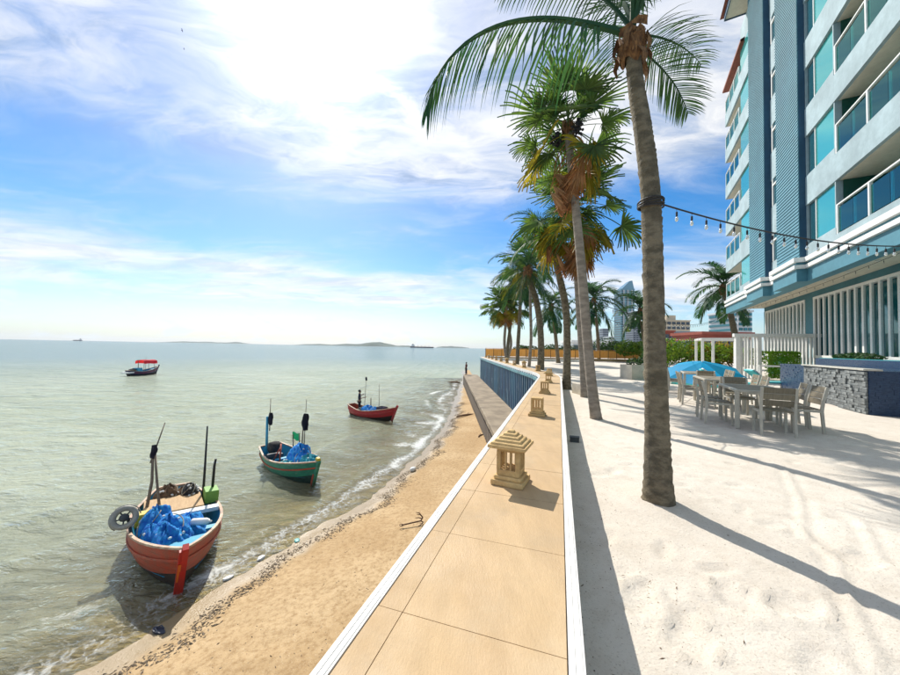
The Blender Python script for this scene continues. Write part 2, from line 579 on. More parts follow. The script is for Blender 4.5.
def wet_beach():
    """the beach sand, darker and shinier where the sea has just wetted it"""
    m = M_BEACH
    w = NT(m.node_tree)
    b = m.node_tree.nodes['Principled BSDF']
    src = b.inputs['Base Color'].links[0].from_socket
    geo = w.n('ShaderNodeNewGeometry')
    sep = w.n('ShaderNodeSeparateXYZ')
    w.set(sep.inputs[0], geo.outputs['Position'])
    z = w.math('ADD', sep.outputs[2], w.math('MULTIPLY', w.noise(geo.outputs['Position'], .9, 4, .5), .12))
    wet = w.maprange(z, SEA_Z + .19, SEA_Z + .09)
    c = w.mix(wet, src, (0.30, 0.215, 0.11))
    w.set(b.inputs['Base Color'], c)
    w.set(b.inputs['Roughness'], w.maprange(wet, 0, 1, .95, .25))
    w.set(b.inputs['Specular IOR Level'], w.maprange(wet, 0, 1, .15, .5))
    return m

def water_material():
    m = bpy.data.materials.new('sea_water')
    m.use_nodes = True
    w = NT(m.node_tree)
    m.node_tree.nodes.clear()
    out = w.n('ShaderNodeOutputMaterial')
    geo = w.n('ShaderNodeNewGeometry')
    P = geo.outputs['Position']
    dep = w.n('ShaderNodeAttribute', attribute_name='depth').outputs['Fac']
    fm = w.n('ShaderNodeAttribute', attribute_name='foam').outputs['Fac']
    dist = w.vmath('LENGTH', P, out=1)
    # ripples: short crests running along the shore
    mp = w.n('ShaderNodeMapping')
    w.set(mp.inputs[0], P)
    mp.inputs['Rotation'].default_value = (0, 0, rad(-18))
    mp.inputs['Scale'].default_value = (0.42, 1.0, 1.0)
    h1 = w.noise(mp.outputs[0], 0.9, 4, .6, .4)
    h2 = w.noise(mp.outputs[0], 4.2, 5, .62, .5)
    h3 = w.noise(mp.outputs[0], 0.16, 3, .55)
    h4 = w.noise(mp.outputs[0], 13.0, 3, .6, .3)
    h0 = w.noise(mp.outputs[0], 0.33, 4, .6, .3)
    hh = w.math('ADD', w.math('MULTIPLY', h2, w.maprange(dist, 5, 120, .13, .10)),
                w.math('ADD', w.math('MULTIPLY', h1, w.maprange(dist, 8, 80, .20, .55)), w.math('ADD', w.math('MULTIPLY', h0, w.maprange(dist, 10, 60, 0.0, .85)), w.math('MULTIPLY', h3, w.maprange(dist, 40, 300, 0.0, 1.4)))))
    hh = w.math('ADD', hh, w.math('MULTIPLY', h4, w.maprange(dist, 6, 50, .022, .040)))
    bn = w.n('ShaderNodeBump')
    bn.inputs['Strength'].default_value = 1.0
    bn.inputs['Distance'].default_value = 1.0
    w.set(bn.inputs['Height'], hh)
    nrm = bn.outputs[0]
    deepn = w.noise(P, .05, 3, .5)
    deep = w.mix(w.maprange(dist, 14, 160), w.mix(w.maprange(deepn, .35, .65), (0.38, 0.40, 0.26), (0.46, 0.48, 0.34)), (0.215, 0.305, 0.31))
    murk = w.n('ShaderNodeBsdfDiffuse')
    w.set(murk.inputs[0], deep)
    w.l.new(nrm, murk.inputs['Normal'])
    clear = w.n('ShaderNodeBsdfTransparent')
    clear.inputs[0].default_value = (0.90, 0.86, 0.58, 1)
    opa = w.math('SUBTRACT', 1.0, w.math('EXPONENT', w.math('MULTIPLY', w.math('MAXIMUM', dep, 0.0), -2.6)))
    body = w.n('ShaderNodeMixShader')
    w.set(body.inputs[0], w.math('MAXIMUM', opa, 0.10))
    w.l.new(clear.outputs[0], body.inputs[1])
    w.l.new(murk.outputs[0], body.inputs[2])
    gl = w.n('ShaderNodeBsdfGlossy')
    gl.inputs['Roughness'].default_value = 0.04
    w.l.new(nrm, gl.inputs['Normal'])
    fr = w.n('ShaderNodeFresnel')
    fr.inputs[0].default_value = 1.42
    w.l.new(nrm, fr.inputs[1])
    sh = w.n('ShaderNodeMixShader')
    w.l.new(fr.outputs[0], sh.inputs[0])
    w.l.new(body.outputs[0], sh.inputs[1])
    w.l.new(gl.outputs[0], sh.inputs[2])
    # foam
    vo = w.n('ShaderNodeTexVoronoi', feature='DISTANCE_TO_EDGE')
    wv = w.vmath('ADD', P, w.vmath('MULTIPLY', w.noise(P, 1.4, 4, .6, out=1), (1.1, 1.1, 0)))
    w.set(vo.inputs['Vector'], wv)
    vo.inputs['Scale'].default_value = 4.6
    lace = w.maprange(vo.outputs['Distance'], .22, .0)
    fn = w.noise(P, 9.0, 7, .72)
    fval = w.math('ADD', fm, w.math('ADD', w.math('MULTIPLY', lace, .13), w.math('MULTIPLY', fn, .56)))
    fac = w.maprange(fval, .62, 1.06)
    fac = w.math('MULTIPLY', fac, w.maprange(fm, .06, .30))
    foam = w.n('ShaderNodeBsdfDiffuse')
    foam.inputs[0].default_value = (0.78, 0.79, 0.76, 1)
    fin = w.n('ShaderNodeMixShader')
    w.set(fin.inputs[0], w.math('MULTIPLY', fac, .72))
    w.l.new(sh.outputs[0], fin.inputs[1])
    w.l.new(foam.outputs[0], fin.inputs[2])
    w.l.new(fin.outputs[0], out.inputs[0])
    return m

def make_sea():
    ys = np.array(spaced(3.0, -20, .3, 1.2)[::-1][:-1] + spaced(3.0, 18, .075, 1.0015) + spaced(18, 30000, .085, 1.022)[1:])
    xs = np.array(spaced(-13, -30000, .09, 1.04)[::-1][:-1] + spaced(-13, 0, .085, 1.0) + spaced(0, 6, .12, 1.01)[1:] + spaced(6, 30000, .5, 1.2)[1:])
    Y, X = np.meshgrid(ys, xs, indexing='ij')
    off = (shore_x(Y) - X) * 0.80                      # metres out from the shoreline
    D = np.hypot(X, Y)
    w1 = fbm(X * .12 + 3, Y * .12, 3) * 5.0
    ph = off * 2 * PI / 2.7 + w1 * 1.7
    s = np.sin(ph)
    crest = np.where(s > 0, s ** 3, 0.35 * s)          # peaked crests
    near = np.clip(1 - (off - 9) / 14, 0, 1) * np.clip(off / 1.0, 0, 1)
    Z = SEA_Z + .085 * crest * near * (0.35 + fbm(X * .25, Y * .25, 2))
    fade = np.clip(1 - (D - 40) / 120, 0, 1) * np.clip(off / 1.5, 0.15, 1)
    ca, sa = math.cos(rad(-18)), math.sin(rad(-18))
    U, W = X * ca + Y * sa, -X * sa + Y * ca
    Z = Z + fade * (0.17 * (fbm(U * .3, W * .95, 3) - .5) + .05 * (fbm(U * 2.0 + 31, W * 4.2, 3) - .5))
    depth = Z - beach_z(X, Y)
    depth = np.where((off > 25) | (Y > 56), 3.0, depth)
    f1 = np.clip(1 - np.abs(depth - .05) / .09, 0, 1) * .55 * (0.5 + fbm(X * .8, Y * .8, 2))
    brk = np.clip((s - .55) / .45, 0, 1) * np.clip(1 - np.abs(off - 2.3) / 2.4, 0, 1) * np.clip((fbm(X * .35 + 9, Y * .35, 3) - .38) * 4.5, 0, 1)
    wash = np.clip(1 - off / 2.6, 0, 1) * np.clip(off + .6, 0, 1) * .34 * np.clip((fbm(X * .3 + 50, Y * .3, 3) - .25) * 3, 0, 1.3)
    cap = np.clip((crest - .6) * 2, 0, 1) * near * np.clip((fbm(X * .5 + 70, Y * .5, 3) - .64) * 6, 0, 1) * .45
    foam = np.clip(np.maximum.reduce([f1, brk * .75, wash, cap]), 0, 1) * np.clip((54 - Y) / 8, 0, 1)
    V = np.stack([X, Y, Z], -1).reshape(-1, 3)
    # leave out what lies well behind the wall on the near side
    Q = quads(*X.shape)
    Xf, Yf = X.ravel(), Y.ravel()
    keep = ~((Xf[Q].min(1) > 3.2) & (Yf[Q].max(1) < 45))
    o = inst('sea', np_mesh('sea', V, Q[keep], water_material(), True, {'depth': depth, 'foam': foam}))
    tag(o, kind='structure')

make_ground()
make_sea()

# ------------------------------------------------------------------ sea wall with tiled cap and blue sheet piles
def tile_mat(*a, **k):
    """stone tile with faint salt stains, scuffs and grit"""
    m = mat(*a, **k)
    w = NT(m.node_tree)
    b = m.node_tree.nodes['Principled BSDF']
    src = b.inputs['Base Color'].links[0].from_socket
    P = w.n('ShaderNodeNewGeometry').outputs['Position']
    st = w.maprange(w.noise(P, 2.3, 8, .68, .5), .48, .72, 0, .62)
    c = w.mix(st, src, (0.40, 0.29, 0.17))
    pale = w.maprange(w.noise(P, 1.1, 6, .6), .54, .74, 0, .35)
    c = w.mix(pale, c, (0.66, 0.54, 0.38))
    grit = w.maprange(w.noise(P, 210.0, 2, .5), .68, .74, 0, .45)
    w.set(b.inputs['Base Color'], w.mix(grit, c, (0.22, 0.16, 0.10)))
    w.set(b.inputs['Roughness'], w.maprange(w.noise(P, 3.1, 5, .6), .3, .7, .5, .78))
    return m
M_TILE = tile_mat('cap_tile_stone', (0.545, 0.385, 0.215), .62, col2=(0.51, 0.35, 0.19), vscale=1.6, bump=.25, bscale=160, stretch=(1, .25, 1), perobj=.035, spec=.3)
M_TRIM = mat('white_trim', (0.74, 0.72, 0.68), .55, var=.12, vscale=5, bump=.1)
M_GROUT = mat('cap_mortar', (0.22, 0.16, 0.10), .9, var=.2, bump=.3)
M_RENDER = mat('white_render', (0.70, 0.68, 0.62), .85, var=.2, vscale=1.5, bump=.3, bscale=25)
M_CONC = mat('old_concrete', (0.20, 0.155, 0.105), .9, col2=(0.32, 0.255, 0.175), vscale=1.3, bump=.7, bscale=14)
M_CONC_D = mat('stained_concrete', (0.14, 0.12, 0.10), .9, col2=(0.24, 0.20, 0.16), vscale=1.2, bump=.5, bscale=10)

def pile_material():
    m = mat('blue_sheet_pile', (0.012, 0.050, 0.12), .5, col2=(0.020, 0.095, 0.16), vscale=.7, bump=.15, bscale=18, perobj=.35)
    w = NT(m.node_tree)
    b = m.node_tree.nodes['Principled BSDF']
    src = b.inputs['Base Color'].links[0].from_socket
    tc = w.n('ShaderNodeTexCoord')
    mp = w.n('ShaderNodeMapping')
    w.set(mp.inputs[0], tc.outputs['Object'])
    mp.inputs['Scale'].default_value = (6, 6, .5)
    st = w.maprange(w.noise(mp.outputs[0], 1.1, 5, .65), .56, .68)
    w.set(b.inputs['Base Color'], w.mix(w.math('MULTIPLY', st, .75), src, (0.30, 0.38, 0.42)))
    return m
M_PILE = pile_material()

def make_sea_wall():
    root = thing('sea_wall', 'long sea wall with tan tiled cap, white edges and blue sheet piles', 'sea wall', WP[20])
    o0 = Vector(WP[20])
    def strip(mb, s0, s1, a, b, z0, z1, steps=1):
        """a box following the wall between lateral offsets a..b"""
        ss = np.linspace(s0, s1, steps + 1)
        vs = []
        for s in ss:
            p, n = wall_at(float(s))
            p = p - o0
            for off, z in ((a, z0), (b, z0), (b, z1), (a, z1)):
                q = p + n * off
                vs.append((q.x, q.y, z))
        fs = [(3, 2, 1, 0), tuple(steps * 4 + k for k in range(4))]
        for i in range(steps):
            for k in range(4):
                fs.append((i * 4 + k, i * 4 + (k + 1) % 4, i * 4 + 4 + (k + 1) % 4, i * 4 + 4 + k))
        mb.add(vs, fs)
        return mb
    s_end = WS[-1]
    strip(MB(), 0, s_end, -.36, .36, .30, CAP_Z - .006, 150).build('cap_bed', M_GROUT, root)
    strip(MB(), 0, s_end, -.33, .33, -.3, .30, 150).build('wall_core', M_RENDER, root)
    for sg in (-1, 1):
        m = MB()
        a, b = sorted((sg * .362, sg * .415))
        strip(m, 0, s_end, a, b, .25, CAP_Z + .004, 150)
        for k in range(2):     # rounded lip and groove lines on the trim
            c = sg * (.378 + .022 * k)
            strip(m, 0, s_end, c - .006, c + .006, CAP_Z + .003, CAP_Z + .0062, 150)
        m.build('edge_trim', M_TRIM, root)
    rnd = random.Random(2)
    # joint pattern: rows of one square tile and one cut strip
    pj = on_z(570, 622, CAP_Z)
    sj = min(range(len(WP)), key=lambda i: abs(WP[i].y - pj.y - .06))
    s = WS[sj] - .6 * math.floor(WS[sj] / .6)
    while s < s_end - .1:
        e = min(s + .6 - .0035, s_end)
        bend = 12.0 < wall_at(s)[0].y < 20
        for (a, b) in ((-.357, -.2535), (-.2505, .357)):
            m = MB()
            strip(m, s, e, a, b, CAP_Z - .012, CAP_Z + rnd.uniform(-.0008, .0008), 3 if bend else 1)
            m.build('tile', M_TILE, root)
        s += .6
    # sheet piles on the sea side
    w = .46
    prof = [(0, 0), (.06, 0), (.12, .13), (.34, .13), (.40, 0), (.46, 0)]
    s = .2
    while s < s_end - w:
        vs, fs = [], []
        for z in (.30, -3.0):
            for (t, dep) in prof:
                p, n = wall_at(s + t)
                q = p - o0 + n * (-.345 - dep * .9 + .03)
                vs.append((q.x, q.y, z))
        k = len(prof)
        fs = [(i, i + 1, k + i + 1, k + i) for i in range(k - 1)]
        MB().add(vs, fs).build('sheet_pile', M_PILE, root)
        s += w
    # top beam of the piles
    strip(MB(), 0, s_end, -.50, -.335, .13, .246, 150).build('capping_rail', mat('teal_rail', (0.10, 0.26, 0.30), .5, var=.3, vscale=2), root)
    # end return
    p, n = wall_at(s_end)
    m = MB()
    p = p - o0
    m.box(p.x - .40, p.x + 12, p.y + .03, p.y + .25, -2.9, .30)
    m.build('end_wall', M_RENDER, root)
    return root
make_sea_wall()

def make_walkway():
    root = thing('concrete_walkway', 'weathered low concrete walkway along the foot of the blue piles', 'walkway', (2.85, 30, -3.4))
    m = MB()
    rows = []
    ys = np.linspace(9.0, 46.4, 80)
    rnd = random.Random(5)
    top = []
    for y in ys:
        j = rnd.uniform(-.015, .015)
        top.append([(1.95 + j - 2.85, y - 30, -2.42 + 3.4), (1.95 + j - 2.85, y - 30, -2.17 + 3.4), (2.01 + j - 2.85, y - 30, -2.15 + 3.4 + j * .4),
                    (3.3 - 2.85, y - 30, -2.15 + 3.4 + j * .3), (3.82 - 2.85, y - 30, -2.16 + 3.4), (3.82 - 2.85, y - 30, -2.42 + 3.4), (1.95 + j - 2.85, y - 30, -2.42 + 3.4)])
    m.grid(top)
    m.add(top[-1][:6], [(0, 1, 2, 3, 4, 5)])
    m.build('deck_beam', M_CONC, root)
    w = .52
    prof = [(0, 0), (.07, 0), (.14, .14), (.38, .14), (.45, 0), (.52, 0)]
    m = MB()
    k = len(prof)
    vs = [(1.95 + .09 - 2.85 - d, t, z) for z in (-2.41 + 3.4, -4.2 + 3.4) for (t, d) in prof]
    m.add(vs, [(i, i + 1, k + i + 1, k + i) for i in range(k - 1)])
    me = m.mesh('sheet_pile', M_CONC_D)
    y = 9.0
    while y < 46:
        inst('sheet_pile', me, root, (0, y - 30, 0))
        y += w
    MB().box(-.86, .97, 16.2, 16.38, -.8, .78).build('end_pile', M_CONC_D, root)
make_walkway()
# ================================================================== PALMS AND PLANTS
M_BARK = mat('coconut_bark', (0.095, 0.078, 0.050), .9, col2=(0.225, 0.185, 0.122), vscale=5, bump=.9, bscale=26, stretch=(1.6, 1.6, 2.6))
M_BARK2 = mat('fan_palm_bark', (0.20, 0.165, 0.13), .9, col2=(0.33, 0.28, 0.225), vscale=4, bump=.7, bscale=22, stretch=(1, 1, 2.5))
M_HUSK = mat('palm_fibre', (0.10, 0.045, 0.020), .9, col2=(0.30, 0.155, 0.06), vscale=11, bump=.9, bscale=40, stretch=(3, 3, .6))
M_STALK = mat('palm_stalk', (0.20, 0.23, 0.045), .45, col2=(0.30, 0.27, 0.07), vscale=3)
M_COCO = leaf_mat('coconut_leaf', (0.018, 0.070, 0.042), (0.055, 0.115, 0.042), .26)
M_COCO_Y = leaf_mat('yellowing_coconut_leaf', (0.11, 0.15, 0.025), (0.24, 0.20, 0.035), .35)
M_FAN = leaf_mat('fan_leaf', (0.040, 0.110, 0.045), (0.125, 0.180, 0.055), .36)
M_FAN_Y = leaf_mat('yellow_fan_leaf', (0.17, 0.19, 0.025), (0.30, 0.22, 0.030), .35)
M_FAN_D = leaf_mat('dead_fan_leaf', (0.30, 0.125, 0.055), (0.40, 0.24, 0.125), .25, .8)
M_FRUIT = mat('dark_palm_fruit', (0.012, 0.010, 0.014), .5)

def coco_frond(name, length, e0, droop, m, seed, leaf=0.62, hang=0.75, n=58, gap=0.0, lw=.034, pw=1.25):
    """pinnate frond along +X from the origin; returns a mesh with leaflets and rachis"""
    rnd = random.Random(seed)
    N = 22
    pts, dirs = [Vector((0, 0, 0))], []
    for i in range(N):
        t = (i + .5) / N
        a = e0 - droop * t ** pw
        d = Vector((math.cos(a), 0.06 * math.sin(t * 4 + seed), math.sin(a)))
        dirs.append(d)
        pts.append(pts[-1] + d * (length / N))
    dirs.append(dirs[-1])
    mb = MB()
    mb.tube(pts, [length * (.0125 * (1 - i / N) ** .8 + .0016) for i in range(N + 1)], 5)
    for k in range(n):
        t = .13 + .87 * (k + rnd.random() * .5) / n
        i = min(int(t * N), N - 1)
        p = pts[i].lerp(pts[i + 1], t * N - i)
        d = dirs[i].normalized()
        side0 = d.cross(Vector((0, 0, 1)))
        side0 = side0.normalized() if side0.length > .05 else Vector((0, -1, 0))
        upv = side0.cross(d).normalized()
        L = leaf * (math.sin(PI * min(1, .10 + .90 * t ** .8)) ** .55 * .85 + .18) * rnd.uniform(.82, 1.1)
        if t > .9: L *= 1.0 - (t - .9) * 3.5
        for sg in (-1, 1):
            if rnd.random() < gap: continue
            w = leaf * lw * rnd.uniform(.8, 1.2)
            dd = (side0 * sg * .85 + d * (.45 + .5 * t) + upv * rnd.uniform(.05, .40) - Vector((0, 0, 1)) * max(0, hang - .7) * 2.2).normalized()
            q = p.copy()
            rows = []
            S = 4
            for s in range(S + 1):
                f = s / S
                wid = w * (0.55 + 1.0 * f if f < .35 else .9 * (1 - ((f - .35) / .65) ** 1.8)) + .0015
                wd = dd.cross(upv * .6 + Vector((0, 0, .6))).normalized()
                rows.append([q - wd * wid * .5, q + wd * wid * .5])
                q = q + dd * (L / S)
                dd = (dd + Vector((0, 0, -1)) * hang * (.30 + .55 * f) * rnd.uniform(.7, 1.2)).normalized()
            mb.grid(rows)
    return mb.mesh(name, m)

def fan_frond(name, m, seed, petiole=.75, R=.75, nseg=30, droop=.5, spread=250, dead=False):
    """palmate frond along +X: stalk, then a fan of split segments"""
    rnd = random.Random(seed)
    mb = MB()
    pts = []
    a = 0.0
    p = Vector((0, 0, 0))
    for i in range(6):
        pts.append(p.copy())
        p = p + Vector((math.cos(a), 0, math.sin(a))) * petiole / 5
        a -= (.10 if not dead else .2)
    mb.tube(pts, [.016, .013, .012, .011, .010, .009], 5)
    c = pts[-1]
    d = Vector((math.cos(a), 0, math.sin(a)))
    side = Vector((0, 1, 0))
    up = d.cross(side).normalized() * -1
    if up.z < 0: up = -up
    for k in range(nseg):
        f = (k + .5) / nseg * 2 - 1
        th = f * rad(spread) / 2
        L = R * (1.0 - .28 * abs(f) ** 2) * rnd.uniform(.70, 1.15)
        e = d * math.cos(th) + side * math.sin(th) + up * (.22 - .10 * rnd.random()) * (1 - abs(f) * .5)
        if dead: e = e * .55 + Vector((0, 0, -1)) * (.7 + .3 * rnd.random()) + d * .15
        e.normalize()
        wmax = R * rad(spread) / nseg * .46
        q = c.copy()
        rows = []
        for s in range(6):
            g = s / 5
            wid = wmax * min(g / .40, 1.0) if g < .45 else wmax * .9 * (1 - ((g - .45) / .55)) ** 1.1
            wd = e.cross(up).normalized()
            fold = up * (.012 if k % 2 else -.012) * min(1, g * 2)
            rows.append([q - wd * (wid * .5 + .001) - fold, q + fold * 1.4, q + wd * (wid * .5 + .001) - fold])
            q = q + e * (L / 5)
            if g > .25: e = (e + Vector((0, 0, -1)) * droop * (g - .25) * rnd.uniform(.5, 1.3)).normalized()
        mb.grid(rows)
    return mb.mesh(name, m)

def trunk_mesh(name, pts, r0, r1, m, ring=.075, ringamp=.05, flare=1.6, seed=0, n=16, step=.02):
    """ringed trunk along a smooth path of points (local)"""
    rnd = random.Random(seed)
    P = [Vector(p) for p in pts]
    def cr(t):
        k = min(int(t), len(P) - 2)
        f = t - k
        a, b, c, d = P[max(k - 1, 0)], P[k], P[k + 1], P[min(k + 2, len(P) - 1)]
        return .5 * ((2 * b) + (c - a) * f + (2 * a - 5 * b + 4 * c - d) * f * f + (3 * b - a - 3 * c + d) * f ** 3)
    L = sum((b - a).length for a, b in zip(P, P[1:]))
    N = max(12, int(L / step))
    vs, fs = [], []
    phase = 0
    for i in range(N + 1):
        t = i / N * (len(P) - 1)
        p = cr(t)
        d = cr(min(t + .02, len(P) - 1)) - cr(max(t - .02, 0))
        d, s, u = frame_from(d, (0, 1, 0))
        h = i / N * L
        f = i / N
        r = r0 + (r1 - r0) * f
        r *= 1 + (flare - 1) * math.exp(-h / .22)
        for k in range(n):
            a = 2 * PI * k / n
            hh = h + .02 * math.sin(a * 2 + math.floor(h / ring) * 2.1) * min(1, ring / .05)
            saw = (hh / ring) % 1.0
            rr = r * (1 + ringamp * (.6 + .4 * math.sin(h * 7.3 + a)) * (saw ** 2 - .35) + .025 * math.sin(3 * a + h * 3) + .02 * math.sin(h * 2.3 + 1) + rnd.uniform(-.022, .022))
            vs.append(p + (s * math.cos(a) + u * math.sin(a)) * rr)
    for i in range(N):
        for k in range(n):
            fs.append((i * n + k, i * n + (k + 1) % n, (i + 1) * n + (k + 1) % n, (i + 1) * n + k))
    fs.append(tuple(N * n + k for k in range(n)))
    return MB().add(vs, fs).mesh(name, m, True)

# frond libraries, shared between the palms (unit size about 2.6 m long)
COCO = {}
for i, (e0, dr) in enumerate([(72, 95), (55, 100), (36, 100), (15, 85), (-12, 60), (-42, 38)]):
    for j in range(2):
        COCO[(i, j)] = coco_frond('frond', 2.6, rad(e0 + 6 * j), rad(dr + 10 * j), M_COCO, i * 5 + j + 1, .66, .38 + .10 * i, 52)
COCO_FAR = {(i, j): coco_frond('frond', 2.6, rad(e0 + 6 * j), rad(dr + 10 * j), M_COCO, i * 7 + j + 3, .74, .38 + .10 * i, 38, 0, .085)
            for i, (e0, dr) in enumerate([(72, 95), (55, 100), (36, 100), (15, 85), (-12, 60), (-42, 38)]) for j in range(2)}
COCO_Y = [coco_frond('frond', 2.5, rad(e), rad(dr), M_COCO_Y, 50 + e, .6, .8, 46, .15) for e, dr in ((-20, 50), (-48, 30))]
FAN = [fan_frond('frond', M_FAN, 10 + i, 1.05, .74, 24, .8 + .4 * i, 225) for i in range(3)]
FAN_S = [fan_frond('frond', M_FAN, 16 + i, .62, .80, 24, .6 + .4 * i, 225) for i in range(2)]
FAN_Y = [fan_frond('frond', M_FAN_Y, 20 + i, .9, .70, 28, .9, 240) for i in range(2)]
FAN_D = [fan_frond('dead_frond', M_FAN_D, 30 + i, .80, .66, 20, .5, 240, True) for i in range(2)]

def leaf_bases(root, c, r, h, seed, m=M_HUSK, n=16):
    """the shaggy sheath of old leaf bases under a crown"""
    rnd = random.Random(seed)
    mb = MB()
    prof = []
    rows = []
    for i in range(9):
        f = i / 8
        row = []
        for k in range(19):
            a = 2 * PI * k / 18
            rr = r * (.95 + .62 * math.sin(PI * min(1, f * 1.1)) ** .8) * (1 + .12 * math.sin(5 * a + 7 * f + seed) + rnd.uniform(-.05, .05))
            row.append(Vector((rr * math.cos(a), rr * math.sin(a), -h * .55 + h * f + .04 * math.sin(3 * a + seed))))
        row[-1] = row[0].copy()
        rows.append(row)
    mb.grid(rows)
    for k in range(n):
        a = 2 * PI * (k * .382 + rnd.random() * .05)
        z = -h * .55 + h * (k / n) * .95
        d = Vector((math.cos(a), math.sin(a), 0))
        s = Vector((-d.y, d.x, 0))
        w = r * rnd.uniform(.8, 1.3)
        p = d * r * 1.15
        rows = []
        for i in range(5):
            f = i / 4
            ww = w * (1 - .55 * f)
            q = p + d * (r * (.06 + .42 * f ** 1.5)) + s * (r * .5 * f * (1 if k % 2 else -1)) + Vector((0, 0, z + h * .20 * f))
            b = d * (r * .16 * (1 - f))
            rows.append([q - s * ww, q - s * ww * .4 + b, q + s * ww * .4 + b, q + s * ww])
        mb.grid(rows)
        if rnd.random() < .6:      # hanging shred of fibre
            q = p + d * r * .45 + Vector((0, 0, z + .03))
            mb.grid([[q - s * .04, q + s * .05], [q + d * .05 - s * .03 - Vector((0, 0, .10)), q + d * .06 + s * .03 - Vector((0, 0, .12))],
                     [q + d * .03 - s * .01 - Vector((0, 0, .2)), q + d * .03 + s * .01 - Vector((0, 0, .22))]])
    return mb.build('leaf_sheath', m, root, True, c)

def coconut_palm(label, path, r0, r1, scale, seed, n=18, specs=None, yellow=2, ring=.075, shaggy=True, lib=None):
    lib = lib or COCO
    base = Vector(path[0])
    root = thing('coconut_palm', label, 'palm tree', base, 0)
    loc = [Vector(p) - base for p in path]
    loc[0].z -= .12
    inst('trunk', trunk_mesh('trunk', loc, r0, r1, M_BARK, ring, .13, 1.7, seed), root)
    top = loc[-1]
    rnd = random.Random(seed)
    if shaggy: leaf_bases(root, top, r1 * 1.15, r1 * 5.0, seed)
    specs = specs or []
    for (az, var, j, sc) in specs:
        inst('frond', COCO[(var, j)], root, top + Vector((0, 0, r1 * (2.2 - .35 * var))), (0, 0, rad(az)), (sc,) * 3)
    for k in range(n):
        f = k / max(1, n - 1)
        var = min(5, int(f * 5.99))
        az = k * 137.5 + rnd.uniform(-12, 12) + seed * 31
        s = scale * rnd.uniform(.88, 1.1) * (.8 if var == 0 else 1)
        inst('frond', lib[(var, k % 2)], root, top + Vector((0, 0, r1 * (2.2 - .35 * var))), (rnd.uniform(-.1, .1), rnd.uniform(-.08, .08), rad(az)), (s,) * 3)
    for k in range(yellow):
        inst('frond', COCO_Y[k % 2], root, top + Vector((0, 0, -.05)), (0, 0, rnd.uniform(0, 6.28)), (scale * .9,) * 3)
    return root

def fan_palm(label, path, r0, r1, scale, seed, n=26, yellow=5, dead=8, fruit=True):
    base = Vector(path[0])
    root = thing('fan_palm', label, 'palm tree', base, 0)
    loc = [Vector(p) - base for p in path]
    loc[0].z -= .12
    inst('trunk', trunk_mesh('trunk', loc, r0, r1, M_BARK2, .06, .035, 1.35, seed, 12), root)
    top = loc[-1]
    rnd = random.Random(seed)
    leaf_bases(root, top, r1 * 1.05, r1 * 4.0, seed, M_HUSK, 14)
    for k in range(n):
        f = k / (n - 1)
        el = rad(82 - 118 * f ** 1.05 + rnd.uniform(-12, 12))
        az = k * 2.39996 + rnd.uniform(-.2, .2) + seed
        s = scale * rnd.uniform(.7, 1.15)
        inst('frond', FAN_S[k % 2] if f < .45 else FAN[k % 3], root, top + Vector((0, 0, .12 - .2 * f)), (rnd.uniform(-.4, .4), -el, az), (s,) * 3)
    for k in range(9):
        inst('frond', FAN_S[k % 2], root, top + Vector((0, 0, .05)), (rnd.uniform(-.4, .4), -rad(rnd.uniform(-25, 55)), k * 2.4 + seed * .7), (scale * rnd.uniform(.5, .68),) * 3)
    for k in range(yellow):
        el = rad(rnd.uniform(-58, -25))
        inst('frond', FAN_Y[k % 2], root, top + Vector((0, 0, -.15)), (rnd.uniform(-.4, .4), -el, k * 2.4 + seed * 1.3), (scale * rnd.uniform(.85, 1.05),) * 3)
    for k in range(dead):
        inst('dead_frond', FAN_D[k % 2], root, top + Vector((0, 0, -.22 - .04 * k)), (0, rad(rnd.uniform(5, 58)), k * 2.1 + seed), (scale * rnd.uniform(.8, 1.05),) * 3)
    if fruit:
        for k in range(2):
            mb = MB()
            for q in range(60):
                c = Vector((rnd.gauss(0, .05), rnd.gauss(0, .05), rnd.gauss(0, .06)))
                mb.lathe([(.008, -.03), (.03, -.01), (.03, .012), (.008, .03)], 6, c)
            mb.tube([(0, 0, .2), (0, 0, -.05)], .05, 8)
            mb.build('fruit_bunch', M_FRUIT, root, True, top + Vector((.28 * math.cos(k * 2.6 + 2.4) * scale, .28 * math.sin(k * 2.6 + 2.4) * scale - .1, -.25)))
    return root

# the big leaning coconut palm beside the wall
P1 = [on_z(659, 505, 0)] + [at_y(u, v, y) for u, v, y in ((657, 430, 3.26), (654.5, 350, 3.27), (653, 260, 3.28), (650, 190, 3.30), (642, 125, 3.32), (636, 85, 3.34), (632, 45, 3.36))]
palm1 = coconut_palm('coconut palm leaning alone on the open sand, tall bare ringed trunk', P1, .108, .070, .9, 3, 0, [
    (70, 0, 0, .9), (235, 0, 1, .7), (275, 0, 1, .8), (310, 0, 1, .8)], 0, .082)
p1top = P1[-1] - P1[0]
for (az, e0, dr, L, lf, hg, z, sd) in [
        (181, 12, 100, 2.62, .85, 1.25, .10, 101), (166, 60, 70, 1.7, .50, .8, .16, 102), (24, 26, 50, 1.15, .42, .6, .10, 103),
        (14, -24, 40, 0.95, .42, .40, .02, 104), (8, 75, 60, 1.5, .60, .7, .16, 105), (-30, 75, 60, 2.0, .6, .6, .16, 107)]:
    inst('frond', coco_frond('frond', L, rad(e0), rad(dr), M_COCO, sd, lf, hg, 60 if sd == 101 else 40, .08, .034, 1.7 if sd == 101 else 1.25), palm1, p1top + Vector((0, 0, z)), (0, 0, rad(az)))
